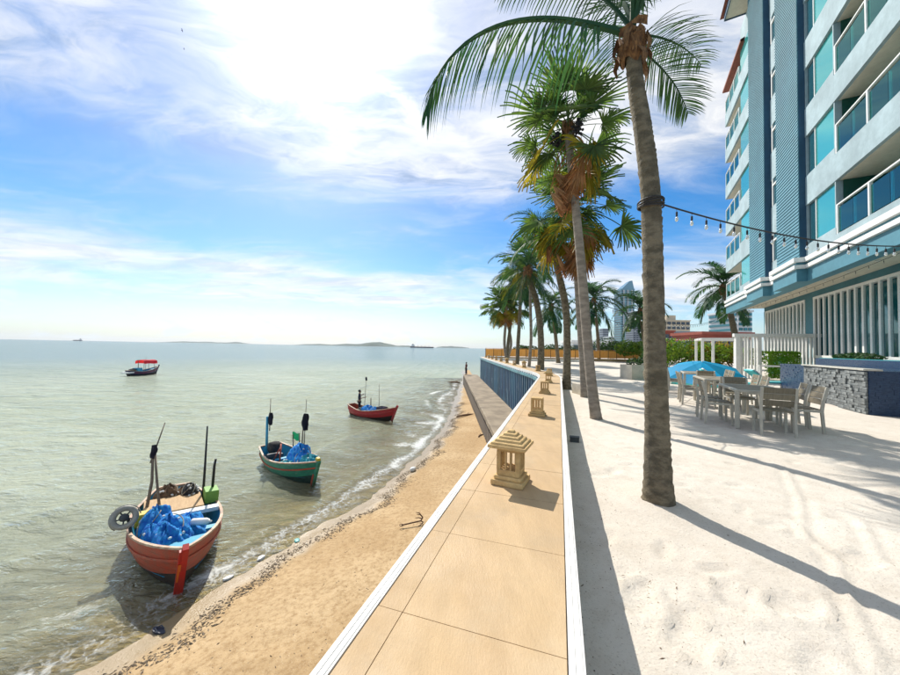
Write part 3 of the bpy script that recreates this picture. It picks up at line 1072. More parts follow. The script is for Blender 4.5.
# row along the wall
P2 = [on_z(597, 418, 0)] + [at_y(u, v, y) for u, v, y in ((591, 380, 7.33), (584, 300, 7.36), (577, 220, 7.40), (571, 165, 7.44), (568, 128, 7.48))]
fan_palm('tallest fan palm of the row, brown skirt below green fans and dark fruit', P2, .115, .075, 1.02, 5, 24, 6, 16)
P3 = [on_z(585, 397, 0)] + [at_y(u, v, y) for u, v, y in ((582, 350, 10.6), (578, 290, 10.6), (575, 240, 10.6), (573, 205, 10.6))]
fan_palm('fan palm with many yellow and rust coloured dead fans', P3, .115, .09, 1.32, 9, 22, 10, 18, False)
P4 = [on_z(566.5, 389, 0)] + [at_y(u, v, y) for u, v, y in ((567, 350, 12.75), (566, 310, 12.75), (560, 280, 12.75), (554, 255, 12.7), (549, 238, 12.7))]
coconut_palm('coconut palm with curved trunk, standing behind the fan palm full of rusty fans', P4, .14, .11, .76, 12, 22, None, 2)
P5 = [Vector((5.05, 18.8, 0))] + [at_y(u, v, 18.8) for u, v in ((541, 350), (540, 325), (536, 300), (531, 284), (528, 272))]
coconut_palm('stout coconut palm with yellow lower fronds, beside the wall bend', P5, .19, .14, .98, 21, 22, None, 4)
P6 = [Vector((4.95, 21.2, 0))] + [at_y(u, v, 21.2) for u, v in ((531, 340), (530.5, 310), (530, 280), (528, 258))]
fan_palm('slim fan palm rising just behind the stout coconut palm', P6, .10, .08, 1.25, 15, 26, 4, 6, False)
P7 = [on_z(558.5, 363, 0)] + [at_y(u, v, 36) for u, v in ((556, 340), (554, 320), (551, 307))]
coconut_palm('thin young coconut palm standing inside the sand terrace before the fence', P7, .20, .15, 1.35, 31, 18, None, 2, lib=COCO_FAR)
for i, (bx, by, px, lab, kind) in enumerate([
        (4.95, 28.5, ((504.5, 345), (506, 320), (507, 303)), 'fan palm at the seaward end of the row, trunk upright', 'fan'),
        (5.05, 30.0, ((508, 345), (511, 320), (514, 288)), 'coconut palm at the seaward end leaning away from the sea', 'coco'),
        (5.15, 31.5, ((511, 345), (508, 325), (503, 305)), 'fan palm at the seaward end crossing its neighbour, leaning out to sea', 'fan'),
        (5.2, 26.0, ((518, 345), (520, 310), (521, 276)), 'coconut palm between the end group and the slim fan palm', 'coco')]):
    path = [Vector((bx, by, 0))] + [at_y(u, v, by) for u, v in px]
    if kind == 'fan': fan_palm(lab, path, .13, .10, 1.45, 40 + i, 22, 5, 6, False)
    else: coconut_palm(lab, path, .15, .12, 1.0, 40 + i, 18, None, 2, lib=COCO_FAR)
# farther palms behind the fence
for i, (u, v, y, sc, lab) in enumerate([
        (594, 300, 49, 2.2, 'coconut palm beyond the orange fence, crown half hidden by the fan palm trunks'),
        (640, 311, 50, 2.0, 'wide crowned coconut palm in front of the glass tower')]):
    top = at_y(u, v, y)
    coconut_palm(lab, [Vector((top.x + .8, y, 0)), Vector((top.x + .5, y, top.z * .5)), top], .24, .18, sc, 60 + i, 20, None, 1, lib=COCO_FAR)
top = at_y(724, 289, 33)
coconut_palm('coconut palm standing behind the far corner of the blue hotel', [at_y(740, 352, 33) + Vector((0, 0, -1.3)), at_y(733, 325, 33), top], .30, .22, 1.6, 71, 22, None, 1, lib=COCO_FAR)

# ------------------------------------------------------------------ bushes, hedges
M_BUSH = leaf_mat('bush_leaf', (0.075, 0.160, 0.025), (0.16, 0.22, 0.03), .38)
M_BUSH_D = leaf_mat('dark_bush_leaf', (0.022, 0.060, 0.022), (0.045, 0.085, 0.030), .25)
M_BUSH_O = leaf_mat('autumn_bush_leaf', (0.13, 0.17, 0.025), (0.30, 0.17, 0.035), .38)
M_HEDGE = leaf_mat('hedge_leaf', (0.12, 0.27, 0.025), (0.22, 0.34, 0.04), .42)
M_STEM = mat('bush_stem', (0.10, 0.075, 0.05), .9, var=.2)

def foliage(mb, lobes, n, size, seed, shell=.55):
    rnd = random.Random(seed)
    tot = sum(l[3] * l[4] * l[5] for l in lobes)
    for (cx, cy, cz, rx, ry, rz) in lobes:
        for k in range(int(n * rx * ry * rz / tot) + 1):
            d = Vector((rnd.gauss(0, 1), rnd.gauss(0, 1), rnd.gauss(0, 1))).normalized()
            r = rnd.random() ** (1 / 3) * (1 - shell) + shell * (1 + rnd.gauss(0, .09))
            r = min(r, 1.22)
            p = Vector((cx + d.x * rx * r, cy + d.y * ry * r, cz + d.z * rz * r))
            a = Vector((rnd.gauss(0, 1), rnd.gauss(0, 1), rnd.gauss(0, .6) + .2)).normalized()
            b = a.cross(d + Vector((rnd.gauss(0, .5), rnd.gauss(0, .5), rnd.gauss(0, .5)))).normalized()
            s = size * rnd.uniform(.6, 1.3)
            mb.add([p - a * s, p + b * s * .45, p + a * s, p - b * s * .45], [(0, 1, 2, 3)])
    return mb
def bush(name, label, loc, w, d, h, m, seed, cat='bush', group=None, n=1500, size=.11, lobes=7):
    root = thing(name, label, cat, loc, 0, group)
    rnd = random.Random(seed)
    L = []
    for k in range(lobes):
        rr = rnd.uniform(.30, .48)
        L.append((rnd.uniform(-.5, .5) * w * .9, rnd.uniform(-.5, .5) * d * .8, h * rnd.uniform(.35, .72), w * rr * .7, d * rr * .8, h * rr * .75))
    foliage(MB(), L, n, size, seed).build('foliage', m, root)
    mb = MB()
    for k in range(5):
        a = rnd.uniform(0, 6.28)
        mb.tube([(0, 0, -.1), (math.cos(a) * w * .15, math.sin(a) * d * .15, h * .35), (math.cos(a) * w * .3, math.sin(a) * d * .3, h * .65)], [.03, .022, .01], 5)
    mb.build('stem', M_STEM, root)
    return root
def gpos(u, y, z=0): p = at_y(u, 350, y); return Vector((p.x, y, z))
bush('bush', 'bright green bush in front of the right end of the orange fence', gpos(645, 43), 5.2, 2.5, 3.0, M_BUSH, 1, n=2600, size=.16)
bush('bush', 'dark round tree crown above the orange fence', gpos(612, 52), 7.5, 4, 3.6, M_BUSH_D, 2, n=2600, size=.2)
bush('bush', 'small dark shrub showing over the middle of the orange fence', gpos(566, 54), 6, 3, 2.4, M_BUSH_D, 3, n=1500, size=.2)
bush('bush', 'low dark shrub showing over the seaward end of the orange fence', gpos(530, 54), 4, 3, 2.2, M_BUSH_D, 4, n=1200, size=.2)
bush('bush', 'yellow green bush behind the blue parasol, beside the leaning palm trunk', gpos(682, 30), 5.0, 2.4, 2.7, M_BUSH, 5, n=2600, size=.14)
bush('bush', 'reddish green bush behind the blue parasol', gpos(708, 31), 5.0, 2.4, 2.75, M_BUSH_O, 6, n=2600, size=.14)
bush('bush', 'green bush between the parasol and the white pergola', gpos(732, 31), 4.6, 2.4, 2.5, M_BUSH, 7, n=2200, size=.14)
bush('bush', 'dark green bush low behind the tables next to the palm trunk', gpos(668, 33), 4.6, 2.4, 2.3, M_BUSH_D, 8, n=2200, size=.14)
# ================================================================== LANTERNS, FENCE, SMALL THINGS ON THE TERRACE
M_LAN = mat('carved_sandstone', (0.66, 0.46, 0.205), .85, col2=(0.50, 0.325, 0.14), vscale=5, bump=.6, bscale=45, perobj=.14)
M_LAN_IN = mat('lantern_inside', (0.45, 0.30, 0.14), .9)
def lantern(label, loc, rz, roof=True, group='stone lanterns on the wall'):
    r = thing('garden_lantern', label, 'lantern', loc, rz, group)
    r.scale = (.90, .90, .92)
    m = MB()
    m.bbox(-.140, .140, -.140, .140, 0, .042, .007)
    m.bbox(-.118, .118, -.118, .118, .0425, .074, .008)
    m.build('plinth', M_LAN, r)
    m = MB()
    z0, z1, h = .0745, .305, .098
    m.bbox(-h, h, -h, h, z0, z0 + .048, .004)
    m.bbox(-h, h, -h, h, z1 - .034, z1, .004)
    for sx in (-1, 1):
        for sy in (-1, 1):
            a, b = sorted((sx * h, sx * (h - .034)))
            c, d = sorted((sy * h, sy * (h - .034)))
            m.box(a, b, c, d, z0 + .046, z1 - .032)
    m.build('body', M_LAN, r)
    for k in range(4):
        M = Matrix.Rotation(k * PI / 2, 4, 'Z')
        for x in (-.0215, .0215):
            m = MB()
            m.box(x - .0075, x + .0075, -h + .004, -h + .026, z0 + .046, z1 - .032, M)
            m.build('bar', M_LAN, r)
    if roof:
        rf = MB()
        w, z = .162, .3055
        rf.bbox(-w, w, -w, w, z, z + .026, .005)
        z += .0265
        for k in range(5):
            w = .142 - .028 * k
            def ring(ww, zz): return [(-ww, -ww, zz), (ww, -ww, zz), (ww, ww, zz), (-ww, ww, zz)]
            rf.add(ring(w, z) + ring(w - .006, z + .016) + ring(w - .022, z + .0215), [(0, 1, 5, 4), (1, 2, 6, 5), (2, 3, 7, 6), (3, 0, 4, 7),
                   (4, 5, 9, 8), (5, 6, 10, 9), (6, 7, 11, 10), (7, 4, 8, 11), (8, 9, 10, 11), (3, 2, 1, 0)])
            z += .0218
        rf.build('roof', M_LAN, r)
    return r
s1 = min(range(len(WP)), key=lambda i: abs(WP[i].y - 2.76))
sl = WS[s1]
lan_labels = [('roofed sandstone lantern standing alone on the straight near stretch of wall', True),
              ('roofless sandstone lantern next after the lone roofed one', False),
              ('roofless sandstone lantern just before the wall bends', False),
              ('roofed sandstone lantern at the start of the wall bend', True),
              ('roofless sandstone lantern in the middle of the wall bend', False)]
k = 0
while sl < WS[-1] - .5:
    p, n = wall_at(sl)
    an = math.atan2(n.y, n.x)
    if k < len(lan_labels): lab, rf = lan_labels[k]
    else: lab, rf = 'small sandstone lantern on the far stretch of wall running out to the fence', (k % 2 == 0)
    q = p - n * (.03 if k == 0 else 0)
    lantern(lab, (q.x, q.y, CAP_Z + .001), an + (rad(-8) if k == 0 else .06 * math.sin(k * 5)), rf)
    sl += 2.83
    k += 1

# orange board fence at the end of the terrace
def make_fence():
    M_BOARD = mat('orange_board', (0.74, 0.32, 0.055), .7, col2=(0.82, 0.39, 0.085), vscale=1.2, bump=.2, bscale=20, stretch=(6, 6, .6), perobj=.16)
    M_POST = mat('dark_fence_post', (0.13, 0.06, 0.025), .8, var=.2)
    a, b = on_z(486, 359, 0), on_z(662, 363.0, 0)
    a, b = Vector((4.9, 46.2, 0)), Vector((29.0, 45.2, 0))
    d = (b - a)
    L = d.length
    root = thing('board_fence', 'orange wooden board fence on a low tan wall closing the terrace', 'fence', a, math.atan2(d.y, d.x))
    MB().box(-.1, L + .1, -.14, .14, -.1, .36).build('base_wall', mat('tan_base', (0.42, 0.29, 0.15), .9, var=.25, vscale=.8), root)
    n = 22
    w = L / n
    me = MB().box(.035, w - .035, -.025, .025, .42, 1.40).mesh('board', M_BOARD)
    mp = MB().box(-.028, .028, -.05, .05, .365, 1.46).mesh('post', M_POST)
    for i in range(n):
        inst('board', me, root, (i * w, 0, (i * 37 % 5) * .006))
        inst('post', mp, root, (i * w, 0, 0))
    inst('post', mp, root, (L, 0, 0))
    MB().box(-.03, L + .03, -.04, .04, 1.462, 1.50).build('top_rail', M_BOARD, root)
make_fence()

# low things by the wall
r = thing('cable_box', 'small dark box on the sand in the shade of the wall', 'box', on_z(574.5, 441, 0), rad(-20))
r.scale = (.7, .7, .6)
M_DKBOX = mat('dark_plastic', (0.045, 0.055, 0.06), .5, var=.2)
MB().bbox(-.10, .10, -.075, .075, -.03, .10, .012).build('body', M_DKBOX, r)
MB().bbox(-.107, .107, -.082, .082, .1005, .118, .006).build('lid', M_DKBOX, r)
M_CREAM = mat('cream_stone', (0.60, 0.54, 0.44), .8, var=.15, bump=.3)
p = Vector((4.30, 11.2, 0))
r = thing('stone_seat', 'low cream stone seat between the wall and the palm trunks', 'seat', p, rad(8))
MB().bbox(-.10, .10, -.32, .32, -.05, .36, .02).build('back_slab', M_CREAM, r)
MB().bbox(.101, .42, -.30, .30, -.05, .18, .02).build('seat_slab', M_CREAM, r)
p = on_z(640, 379, 0)
r = thing('planter_box', 'cream planter box on the sand behind the leaning palm trunk', 'planter', p, rad(15))
m = MB()
for a in ((-.9, .9, -.4, -.32), (-.9, .9, .32, .4), (-.9, -.82, -.318, .318), (.82, .9, -.318, .318)): m.box(*a, -.05, .75)
m.build('box', M_CREAM, r)
MB().box(-.815, .815, -.315, .315, .3, .66).build('soil', M_STEM, r)
foliage(MB(), [(-.3, 0, .85, .5, .3, .25), (.35, 0, .9, .5, .3, .3)], 500, .07, 4).build('foliage', M_BUSH_D, r)

# anchor, driftwood and flotsam on the beach
M_RUST = mat('rusty_iron', (0.09, 0.045, 0.025), .85, col2=(0.14, 0.07, 0.035), vscale=12, bump=.5)
p = on_z(419, 515, -2.95)
p.z = float(beach_z(np.array([p.x]), np.array([p.y]))[0])
r = thing('anchor', 'rusty iron boat anchor lying on the beach sand', 'anchor', p, rad(12))
m = MB()
m.tube([(-.45, 0, .03), (.05, 0, .10)], .018, 7)
m.build('shank', M_RUST, r)
for sy, dz in ((-1, .02), (1, .02), (-.3, .22), (.35, .2)):
    m = MB()
    m.tube([(.05, 0, .10), (.10, sy * .09, .10 + dz * .4), (.02, sy * .19, .07 + dz), (-.07, sy * .23, .05 + dz * 1.2)], [.016, .015, .013, .006], 6)
    m.build('fluke', M_RUST, r)
m = MB()
m.tube([(-.45 + .05 * math.cos(a), .05 * math.sin(a), .035) for a in np.linspace(0, 2 * PI, 13)], .008, 5)
m.build('ring', M_RUST, r)
def beach_pt(u, v, z=-3.3):
    p = on_z(u, v, z)
    for _ in range(6):
        z = float(beach_z(np.array([p.x]), np.array([p.y]))[0])
        p = on_z(u, v, z)
    return p
M_WOOD = mat('driftwood', (0.16, 0.09, 0.05), .9, col2=(0.24, 0.15, 0.09), vscale=5, bump=.6, stretch=(1, 6, 6))
def driftwood(label, u, v, L, r, an, bend):
    p = beach_pt(u, v)
    root = thing('driftwood', label, 'driftwood', p, an, 'driftwood on the beach')
    m = MB()
    m.tube([(-L / 2, 0, r * .5), (-L * .15, bend, r), (L * .2, bend * .6, r * 1.1), (L / 2, 0, r * .6)], [r * .7, r, r * .9, r * .4], 7)
    m.build('branch', M_WOOD, root, True)
    m = MB()
    m.tube([(L * .1, bend * .7, r), (L * .22, bend + L * .09, r * 2.2), (L * .3, bend + L * .13, r * 2.4)], [r * .5, r * .35, r * .15], 6)
    m.build('twig', M_WOOD, root, True)
driftwood('reddish plank of driftwood leaning up the beach below the walkway', 466, 416, 1.7, .07, rad(38), .05)
driftwood('short dark driftwood stick close under the walkway', 481, 436, .6, .04, rad(60), .06)
driftwood('dark washed up branch at the water edge below the walkway end', 454, 383, 1.8, .12, rad(-5), .1)

def make_debris():
    """wrack line: shells, stones and broken reed along the high water mark (nobody could count it)"""
    rnd = random.Random(8)
    m = MB()
    for k in range(9000):
        t = rnd.random() ** 1.25
        y = 4.6 + 26 * t
        band = rnd.random()
        if band < .72: off = .50 + .14 * math.sin(y * 1.3) + .10 * math.sin(y * 3.7) + rnd.gauss(0, .09 + .04 * math.sin(y * .9) ** 2)
        else: off = rnd.uniform(.2, 5.2) if y < 12 else rnd.uniform(.2, 2)
        x = float(shore_x(y)) + off / .80
        if x > float(wall_x(y)) - .5: continue
        z = float(beach_z(np.array([x]), np.array([y]))[0])
        s = rnd.uniform(.005, .019) * (1.5 if rnd.random() < .08 else 1)
        if band > .72: s *= .55
        if z - SEA_Z < .02: continue
        an = rnd.uniform(0, PI)
        M = Matrix.Translation((x, y, z + s * .2)) @ Matrix.Rotation(an, 4, 'Z') @ Matrix.Rotation(rnd.uniform(-.5, .5), 4, 'X')
        l = s * rnd.uniform(1, 3.2)
        vs = [M @ Vector(q) for q in ((-l, 0, 0), (0, -s * .7, 0), (l, 0, 0), (0, s * .7, 0), (0, 0, s * .7))]
        m.add(vs, [(0, 1, 4), (1, 2, 4), (2, 3, 4), (3, 0, 4)])
    M_DEB = leaf_mat('wrack', (0.10, 0.068, 0.04), (0.36, 0.29, 0.21), 0.0, .9, 30)
    o = m.build('wrack_line', M_DEB)
    tag(o, 'line of shells, reeds and small stones left along the waterline', 'debris', kind='stuff')
make_debris()
M_FOAMBOX = mat('white_foam_plastic', (0.75, 0.75, 0.72), .6, var=.1)
M_TEALP = mat('teal_plastic', (0.06, 0.35, 0.33), .5, var=.2)
def flotsam(name, label, u, v, build, m, cat):
    p = beach_pt(u, v)
    r = build(MB()).build(name, m, None, False, p, (0, 0, rad(u)))
    tag(r, label, cat)
def lump(sx, sy, sz):
    def f(mb):
        rows = [(.25, 0), (.9, .15), (1, .5), (.8, .85), (.3, 1)]
        mb.lathe([(r_, z_) for r_, z_ in rows], 9)
        rnd = random.Random(int(sx * 1000))
        mb.v = [(x * sx * rnd.uniform(.8, 1.15), y * sy * rnd.uniform(.8, 1.15), z * sz) for x, y, z in mb.v]
        return mb
    return f
flotsam('foam_block', 'white foam block on the sand below the green boat', 413, 471, lump(.14, .10, .16), M_FOAMBOX, 'litter')
flotsam('plastic_bag', 'crumpled white bag in the wrack line by the orange boat', 261, 559, lump(.10, .07, .06), M_FOAMBOX, 'litter')
flotsam('plastic_scrap', 'teal plastic scrap in the wrack line past the orange boat', 297, 541, lump(.11, .07, .04), M_TEALP, 'litter')
flotsam('plastic_bag', 'flat white bag washed up close beside the orange bow', 228, 579, lump(.12, .06, .05), M_FOAMBOX, 'litter')
def sandal(mb):
    P = [(.15 * math.cos(a) , .055 * math.sin(a) * (1.1 if math.cos(a) > 0 else .85)) for a in np.linspace(0, 2 * PI, 15)[:-1]]
    mb.prism(P, 0, .035)
    mb.tube([(.09, 0, .04), (.02, .045, .075), (-.05, .05, .035)], .009, 5)
    mb.tube([(.09, 0, .04), (.02, -.045, .075), (-.05, -.05, .035)], .009, 5)
    return mb
flotsam('sandal', 'dark blue sandal washed up on the wet sand', 159, 632, sandal, mat('navy_rubber', (0.012, 0.02, 0.045), .5), 'sandal')

def make_litter():
    """dry leaf scraps, twigs and pebbles on the terrace sand"""
    rnd = random.Random(21)
    m = MB()
    for k in range(1300):
        if k < 600:
            y = rnd.uniform(.9, 7.5)
            x = float(wall_x(y)) + .47 + abs(rnd.gauss(0, .35))
        else:
            x, y = rnd.uniform(.8, 6.5), rnd.uniform(.9, 6.5)
            if x < float(wall_x(y)) + .5: continue
        s = rnd.uniform(.002, .0055)
        l = s * rnd.choice((1, 1, 1.3, 1.8, 4))
        M = Matrix.Translation((x, y, .012 + rnd.uniform(0, .006))) @ Matrix.Rotation(rnd.uniform(0, PI), 4, 'Z') @ Matrix.Rotation(rnd.uniform(-.4, .4), 4, 'X')
        m.add([M @ Vector(q) for q in ((-l, 0, 0), (0, -s * .6, .002), (l, 0, 0), (0, s * .6, .002), (0, 0, s * .6))], [(0, 1, 4), (1, 2, 4), (2, 3, 4), (3, 0, 4)])
    o = m.build('leaf_litter', leaf_mat('dry_litter', (0.07, 0.045, 0.025), (0.22, 0.14, 0.08), 0.0, .9, 40))
    tag(o, 'dry scraps of leaf and twig scattered on the terrace sand', 'litter', kind='stuff')
make_litter()
# ================================================================== HOTEL
H_ANG = rad(28.5)
H_D = Vector((math.sin(H_ANG), math.cos(H_ANG), 0))       # along the facade, away from the camera
H_N = Vector((-math.cos(H_ANG), math.sin(H_ANG), 0))      # out of the facade, towards the sea
H_RZ = PI / 2 - H_ANG
def sq(s, q, z=0.0):
    p = H_D * s + H_N * q
    return Vector((p.x, p.y, z))
M_PALE = mat('pale_blue_render', (0.33, 0.43, 0.46), .8, var=.16, vscale=.7, bump=.1, bscale=30)
M_SIDING = mat('blue_siding', (0.070, 0.215, 0.275), .6, var=.10, vscale=.6, perobj=.05)
M_DBLUE = mat('deep_blue_and_side_shade', (0.018, 0.075, 0.14), .7, var=.12, vscale=.6)  # deep blue parts, and the columns' shaded sides darkened by colour
M_TEALW = mat('teal_render', (0.045, 0.165, 0.205), .65, var=.12, vscale=.6)
M_WHITE = mat('white_paint', (0.74, 0.74, 0.71), .5, var=.06, vscale=2)
M_SOFF = mat('cream_soffit', (0.62, 0.57, 0.46), .8, var=.06, vscale=.8)
M_RED = mat('red_roof_edge', (0.25, 0.07, 0.04), .7, var=.2)
M_GREEN = mat('green_glazed_wall', (0.006, 0.070, 0.055), .08, spec=.5)
def glass_mat(name, col, rough=.03, metal=.45):
    m = mat(name, col, rough, metal=metal, spec=.7, perobj=.18)
    w = NT(m.node_tree)
    b = m.node_tree.nodes['Principled BSDF']
    tc = w.n('ShaderNodeTexCoord')
    bn = w.n('ShaderNodeBump')
    bn.inputs['Strength'].default_value = .06
    bn.inputs['Distance'].default_value = .05
    w.set(bn.inputs['Height'], w.noise(tc.outputs['Object'], .8, 2, .5))
    w.l.new(bn.outputs[0], b.inputs['Normal'])
    return m
M_GLASS = glass_mat('teal_window_glass', (0.05, 0.42, 0.40))
M_GLASS_D = glass_mat('dark_and_shaded_glass', (0.03, 0.13, 0.17), .03, .3)
M_GLASS_G = glass_mat('restaurant_glass', (0.012, 0.13, 0.155), .03, .25)
def pane_mat():
    m = bpy.data.materials.new('balcony_glass')
    m.use_nodes = True
    w = NT(m.node_tree)
    m.node_tree.nodes.clear()
    out = w.n('ShaderNodeOutputMaterial')
    tr = w.n('ShaderNodeBsdfTransparent')
    tr.inputs[0].default_value = (0.36, 0.78, 0.74, 1)
    gl = w.n('ShaderNodeBsdfGlossy')
    gl.inputs[0].default_value = (.45, .95, .9, 1)
    gl.inputs['Roughness'].default_value = .03
    fr = w.n('ShaderNodeFresnel')
    fr.inputs[0].default_value = 1.5
    mx = w.n('ShaderNodeMixShader')
    w.set(mx.inputs[0], w.math('ADD', fr.outputs[0], .05))
    w.l.new(tr.outputs[0], mx.inputs[1])
    w.l.new(gl.outputs[0], mx.inputs[2])
    w.l.new(mx.outputs[0], out.inputs[0])
    return m
M_PANE = pane_mat()

def make_hotel():
    R = thing('hotel', 'blue and white hotel with glass balconies and slatted restaurant front', 'building', sq(20, -6.65), H_RZ)
    XN, XE = -17.0, 14.4                  # near and far end along the facade
    FL = [5.8 + 3 * k for k in range(7)]
    TOP = 24.6
    # ---- body behind the balconies
    MB().box(XN, -2.42, -13, -1.62, 4.96, TOP).box(12.6, 12.62, -13, -1.62, 4.96, 22.6).box(10.40, 12.6, -13, -1.62, 4.96, 22.6).build('balcony_back_wall', M_PALE, R)
    MB().box(-2.40, 10.38, -13, -.02, 4.96, TOP).build('wall', M_PALE, R)
    # ---- ground floor
    m = MB()
    m.box(XN, 14.0, -2.60, -2.30, -.2, 1.28)
    m.box(XN, 14.0, -2.60, -2.12, 4.63, 4.95)
    m.box(5.95, 6.95, -2.60, -2.10, 1.28, 4.63)
    m.box(13.72, 14.0, -2.60, -2.10, 1.28, 4.63)
    m.build('restaurant_wall', M_TEALW, R)
    for (a, b, n) in ((XN, 5.93, 40), (6.97, 13.70, 12)):
        fr = MB()
        fr.box(a, b, -2.36, -2.06, 1.282, 1.42)
        fr.box(a, b, -2.30, -2.07, 4.50, 4.628)
        fr.build('window_frame', M_WHITE, R)
        w = (b - a) / n
        ms = MB().bbox(-.075, .075, -2.15, -2.07, 1.421, 4.499, .008).mesh('slat', M_WHITE)
        mg = MB().box(.002, w - .002, -2.40, -2.38, 1.43, 4.49).mesh('pane', M_GLASS_G)
        for i in range(n):
            x = a + i * w
            inst('slat', ms, R, (x + (.08 if i == 0 else 0), 0, 0))
            inst('pane', mg, R, (x, 0, 0), (rad(.15 * math.sin(i * 2.3)), 0, 0))
        inst('slat', ms, R, (b - .08, 0, 0))
    MB().box(XN, 13.9, -13, -2.62, -.2, 4.94).build('restaurant_core', M_DBLUE, R)
    # ---- first floor ledge with white mouldings stepping round the two columns
    segs = [(XN, .03, 0), (.03, 2.64, .34), (2.64, 4.40, 0), (4.40, 7.16, .34), (7.16, XE, 0)]
    def band(name, z0, z1, pr, m, back=-.30):
        mb = MB()
        for i, (a, b, bump) in enumerate(segs):
            a2 = a - (pr if bump else 0) + (pr if (not bump and i) else 0)
            b2 = b + (pr if bump else 0) - (pr if (not bump and i < len(segs) - 1) else 0)
            mb.box(a2, b2, back, bump + pr, z0, z1)
        return mb.build(name, m, R)
    band('ledge_fascia', 4.60, 5.14, .10, M_SIDING)
    band('moulding', 5.142, 5.30, .20, M_WHITE)
    band('ledge_band', 5.302, 5.42, .12, M_SIDING)
    band('moulding', 5.422, 5.62, .22, M_WHITE)
    MB().box(XN, XE - .02, -2.30, -.302, 4.952, 5.02).build('soffit', M_SOFF, R)
    md = MB().lathe([(.07, 0), (.07, .03), (.05, .035)], 10).mesh('downlight', M_WHITE)
    for i in range(15): inst('downlight', md, R, (XN + 1.2 + i * 2.0, -1.2, 4.915))
    # ---- floors: fascias, windows, balconies
    rail_len = 1.9
    post = MB().bbox(-.045, .045, -.10, -.01, 0, 1.10, .008).mesh('post', M_WHITE)
    pane_me = MB().box(.05, rail_len / 2 - .006, -.062, -.050, .10, 1.00).mesh('glass_panel', M_PANE)
    pane_m2 = MB().box(rail_len / 2 + .006, rail_len - .05, -.062, -.050, .10, 1.00).mesh('glass_panel', M_PANE)
    mull = MB().box(rail_len / 2 - .02, rail_len / 2 + .02, -.075, -.064, .08, 1.02).mesh('clamp_bar', M_DBLUE)
    door = MB().box(.04, rail_len - .04, -1.615, -1.585, .02, 2.05).mesh('balcony_door', M_GLASS)
    for k, f in enumerate(FL):
        if f > 23.5: break
        nf = f + 3.0
        z0 = f - .90 if k else 5.622
        # near wing: slab with deep fascia
        sl = MB().box(XN, -2.42, -1.60, -.012, z0, f + .02).box(XN, -2.42, -.0115, .10, z0, f + .09)
        sl.build('balcony_slab', M_PALE, R)
        if k: MB().box(XN, -2.42, -1.60, -.02, z0 - .012, z0 - .002).build('balcony_ceiling', M_SOFF, R)
        # flush window bay and its spandrel
        MB().box(-2.418, .02, -.018, .10, z0, f + .34).build('spandrel', M_PALE, R)
        bay = MB().box(-2.40, -2.33, -.018, .08, f + .342, nf - .902).box(-.06, .02, -.018, .08, f + .342, nf - .902).box(-2.328, -.062, -.018, .06, f + .342, f + .40)
        bay.build('bay_frame', M_PALE, R)
        for (a, b, mm) in ((-2.32, -.76, M_GLASS), (-.70, -.07, M_GLASS_D)):  # narrow pane next to the column: its shadow painted as darker glass
            MB().box(a, b, -.016, .012, f + .405, nf - .91).build('window_pane', mm, R)
        MB().box(-.757, -.703, -.016, .045, f + .405, nf - .91).build('mullion', M_WHITE, R)
        MB().box(-2.46, -2.425, -1.58, -.10, f + .03, nf - .92).build('recess_side_wall', M_GREEN, R)
        # rails
        x = -2.47
        i = 0
        while x - rail_len > XN:
            x -= rail_len
            inst('post', post, R, (x + rail_len, .10, f + .05))
            inst('glass_panel', pane_me, R, (x, .10, f + .05))
            inst('glass_panel', pane_m2, R, (x, .10, f + .05))
            inst('clamp_bar', mull, R, (x, .10, f + .05))
            if i < 6: inst('balcony_door', door, R, (x, 0, f + .03))
            i += 1
        MB().box(XN, -2.42, .015, .085, f + 1.1505, f + 1.20).build('handrail', M_WHITE, R)
        # narrow window between the columns
        MB().box(2.66, 4.38, -.018, .05, z0, f + .62).build('spandrel', M_PALE, R)
        g = MB().box(2.75, 4.05, -.018, .01, f + .63, f + 1.70).build('window_pane', M_GLASS_D, R)
        fr = MB()
        for (a, b, c, d) in ((2.66, 2.75, f + .622, nf - .902), (4.05, 4.16, f + .622, nf - .902), (2.752, 4.048, f + 1.702, f + 1.80)): fr.box(a, b, -.018, .06, c, d)
        fr.build('window_frame', M_WHITE, R)
        MB().box(2.76, 4.04, -.018, .01, f + 1.802, nf - .905).build('window_pane', M_GLASS_D, R)
        if k == 5:        # one casement stands open
            M = Matrix.Translation((4.05, .06, f + 1.81)) @ Matrix.Rotation(rad(-62), 4, 'Z')
            cs = MB()
            for (a, b, c, d) in ((-.62, -.57, 0, .95), (-.05, 0, 0, .95), (-.57, -.05, 0, .05), (-.57, -.05, .90, .95)): cs.box(a, b, 0, .04, c, d, M)
            cs.build('open_casement', M_WHITE, R)
            MB().box(-.57, -.05, .015, .025, .05, .90, M).build('window_pane', M_PANE, R)
        # far wing
        if k < 6:
            MB().box(7.18, 10.395, -.018, .10, z0, f + .34).build('spandrel', M_PALE, R)
            MB().box(7.3, 10.3, -.016, .012, f + .345, nf - .91).build('window_pane', M_GLASS, R)
            MB().box(10.40, XE, -1.60, -.012, z0, f + .02).box(10.40, XE, -.0115, .10, z0, f + .09).build('balcony_slab', M_PALE, R)
            if k: MB().box(10.42, XE - .02, -1.60, -.02, z0 - .012, z0 - .002).build('balcony_ceiling', M_SOFF, R)
            for i in range(3):
                x = 10.45 + i * 1.30
                for a, b in ((.05, .64), (.66, 1.25)):
                    MB().box(x + a, x + b, .04, .052, f + .15, f + 1.05).build('glass_panel', M_PANE, R)
                inst('post', post, R, (x, .10, f + .05))
            inst('post', post, R, (XE - .06, .10, f + .05))
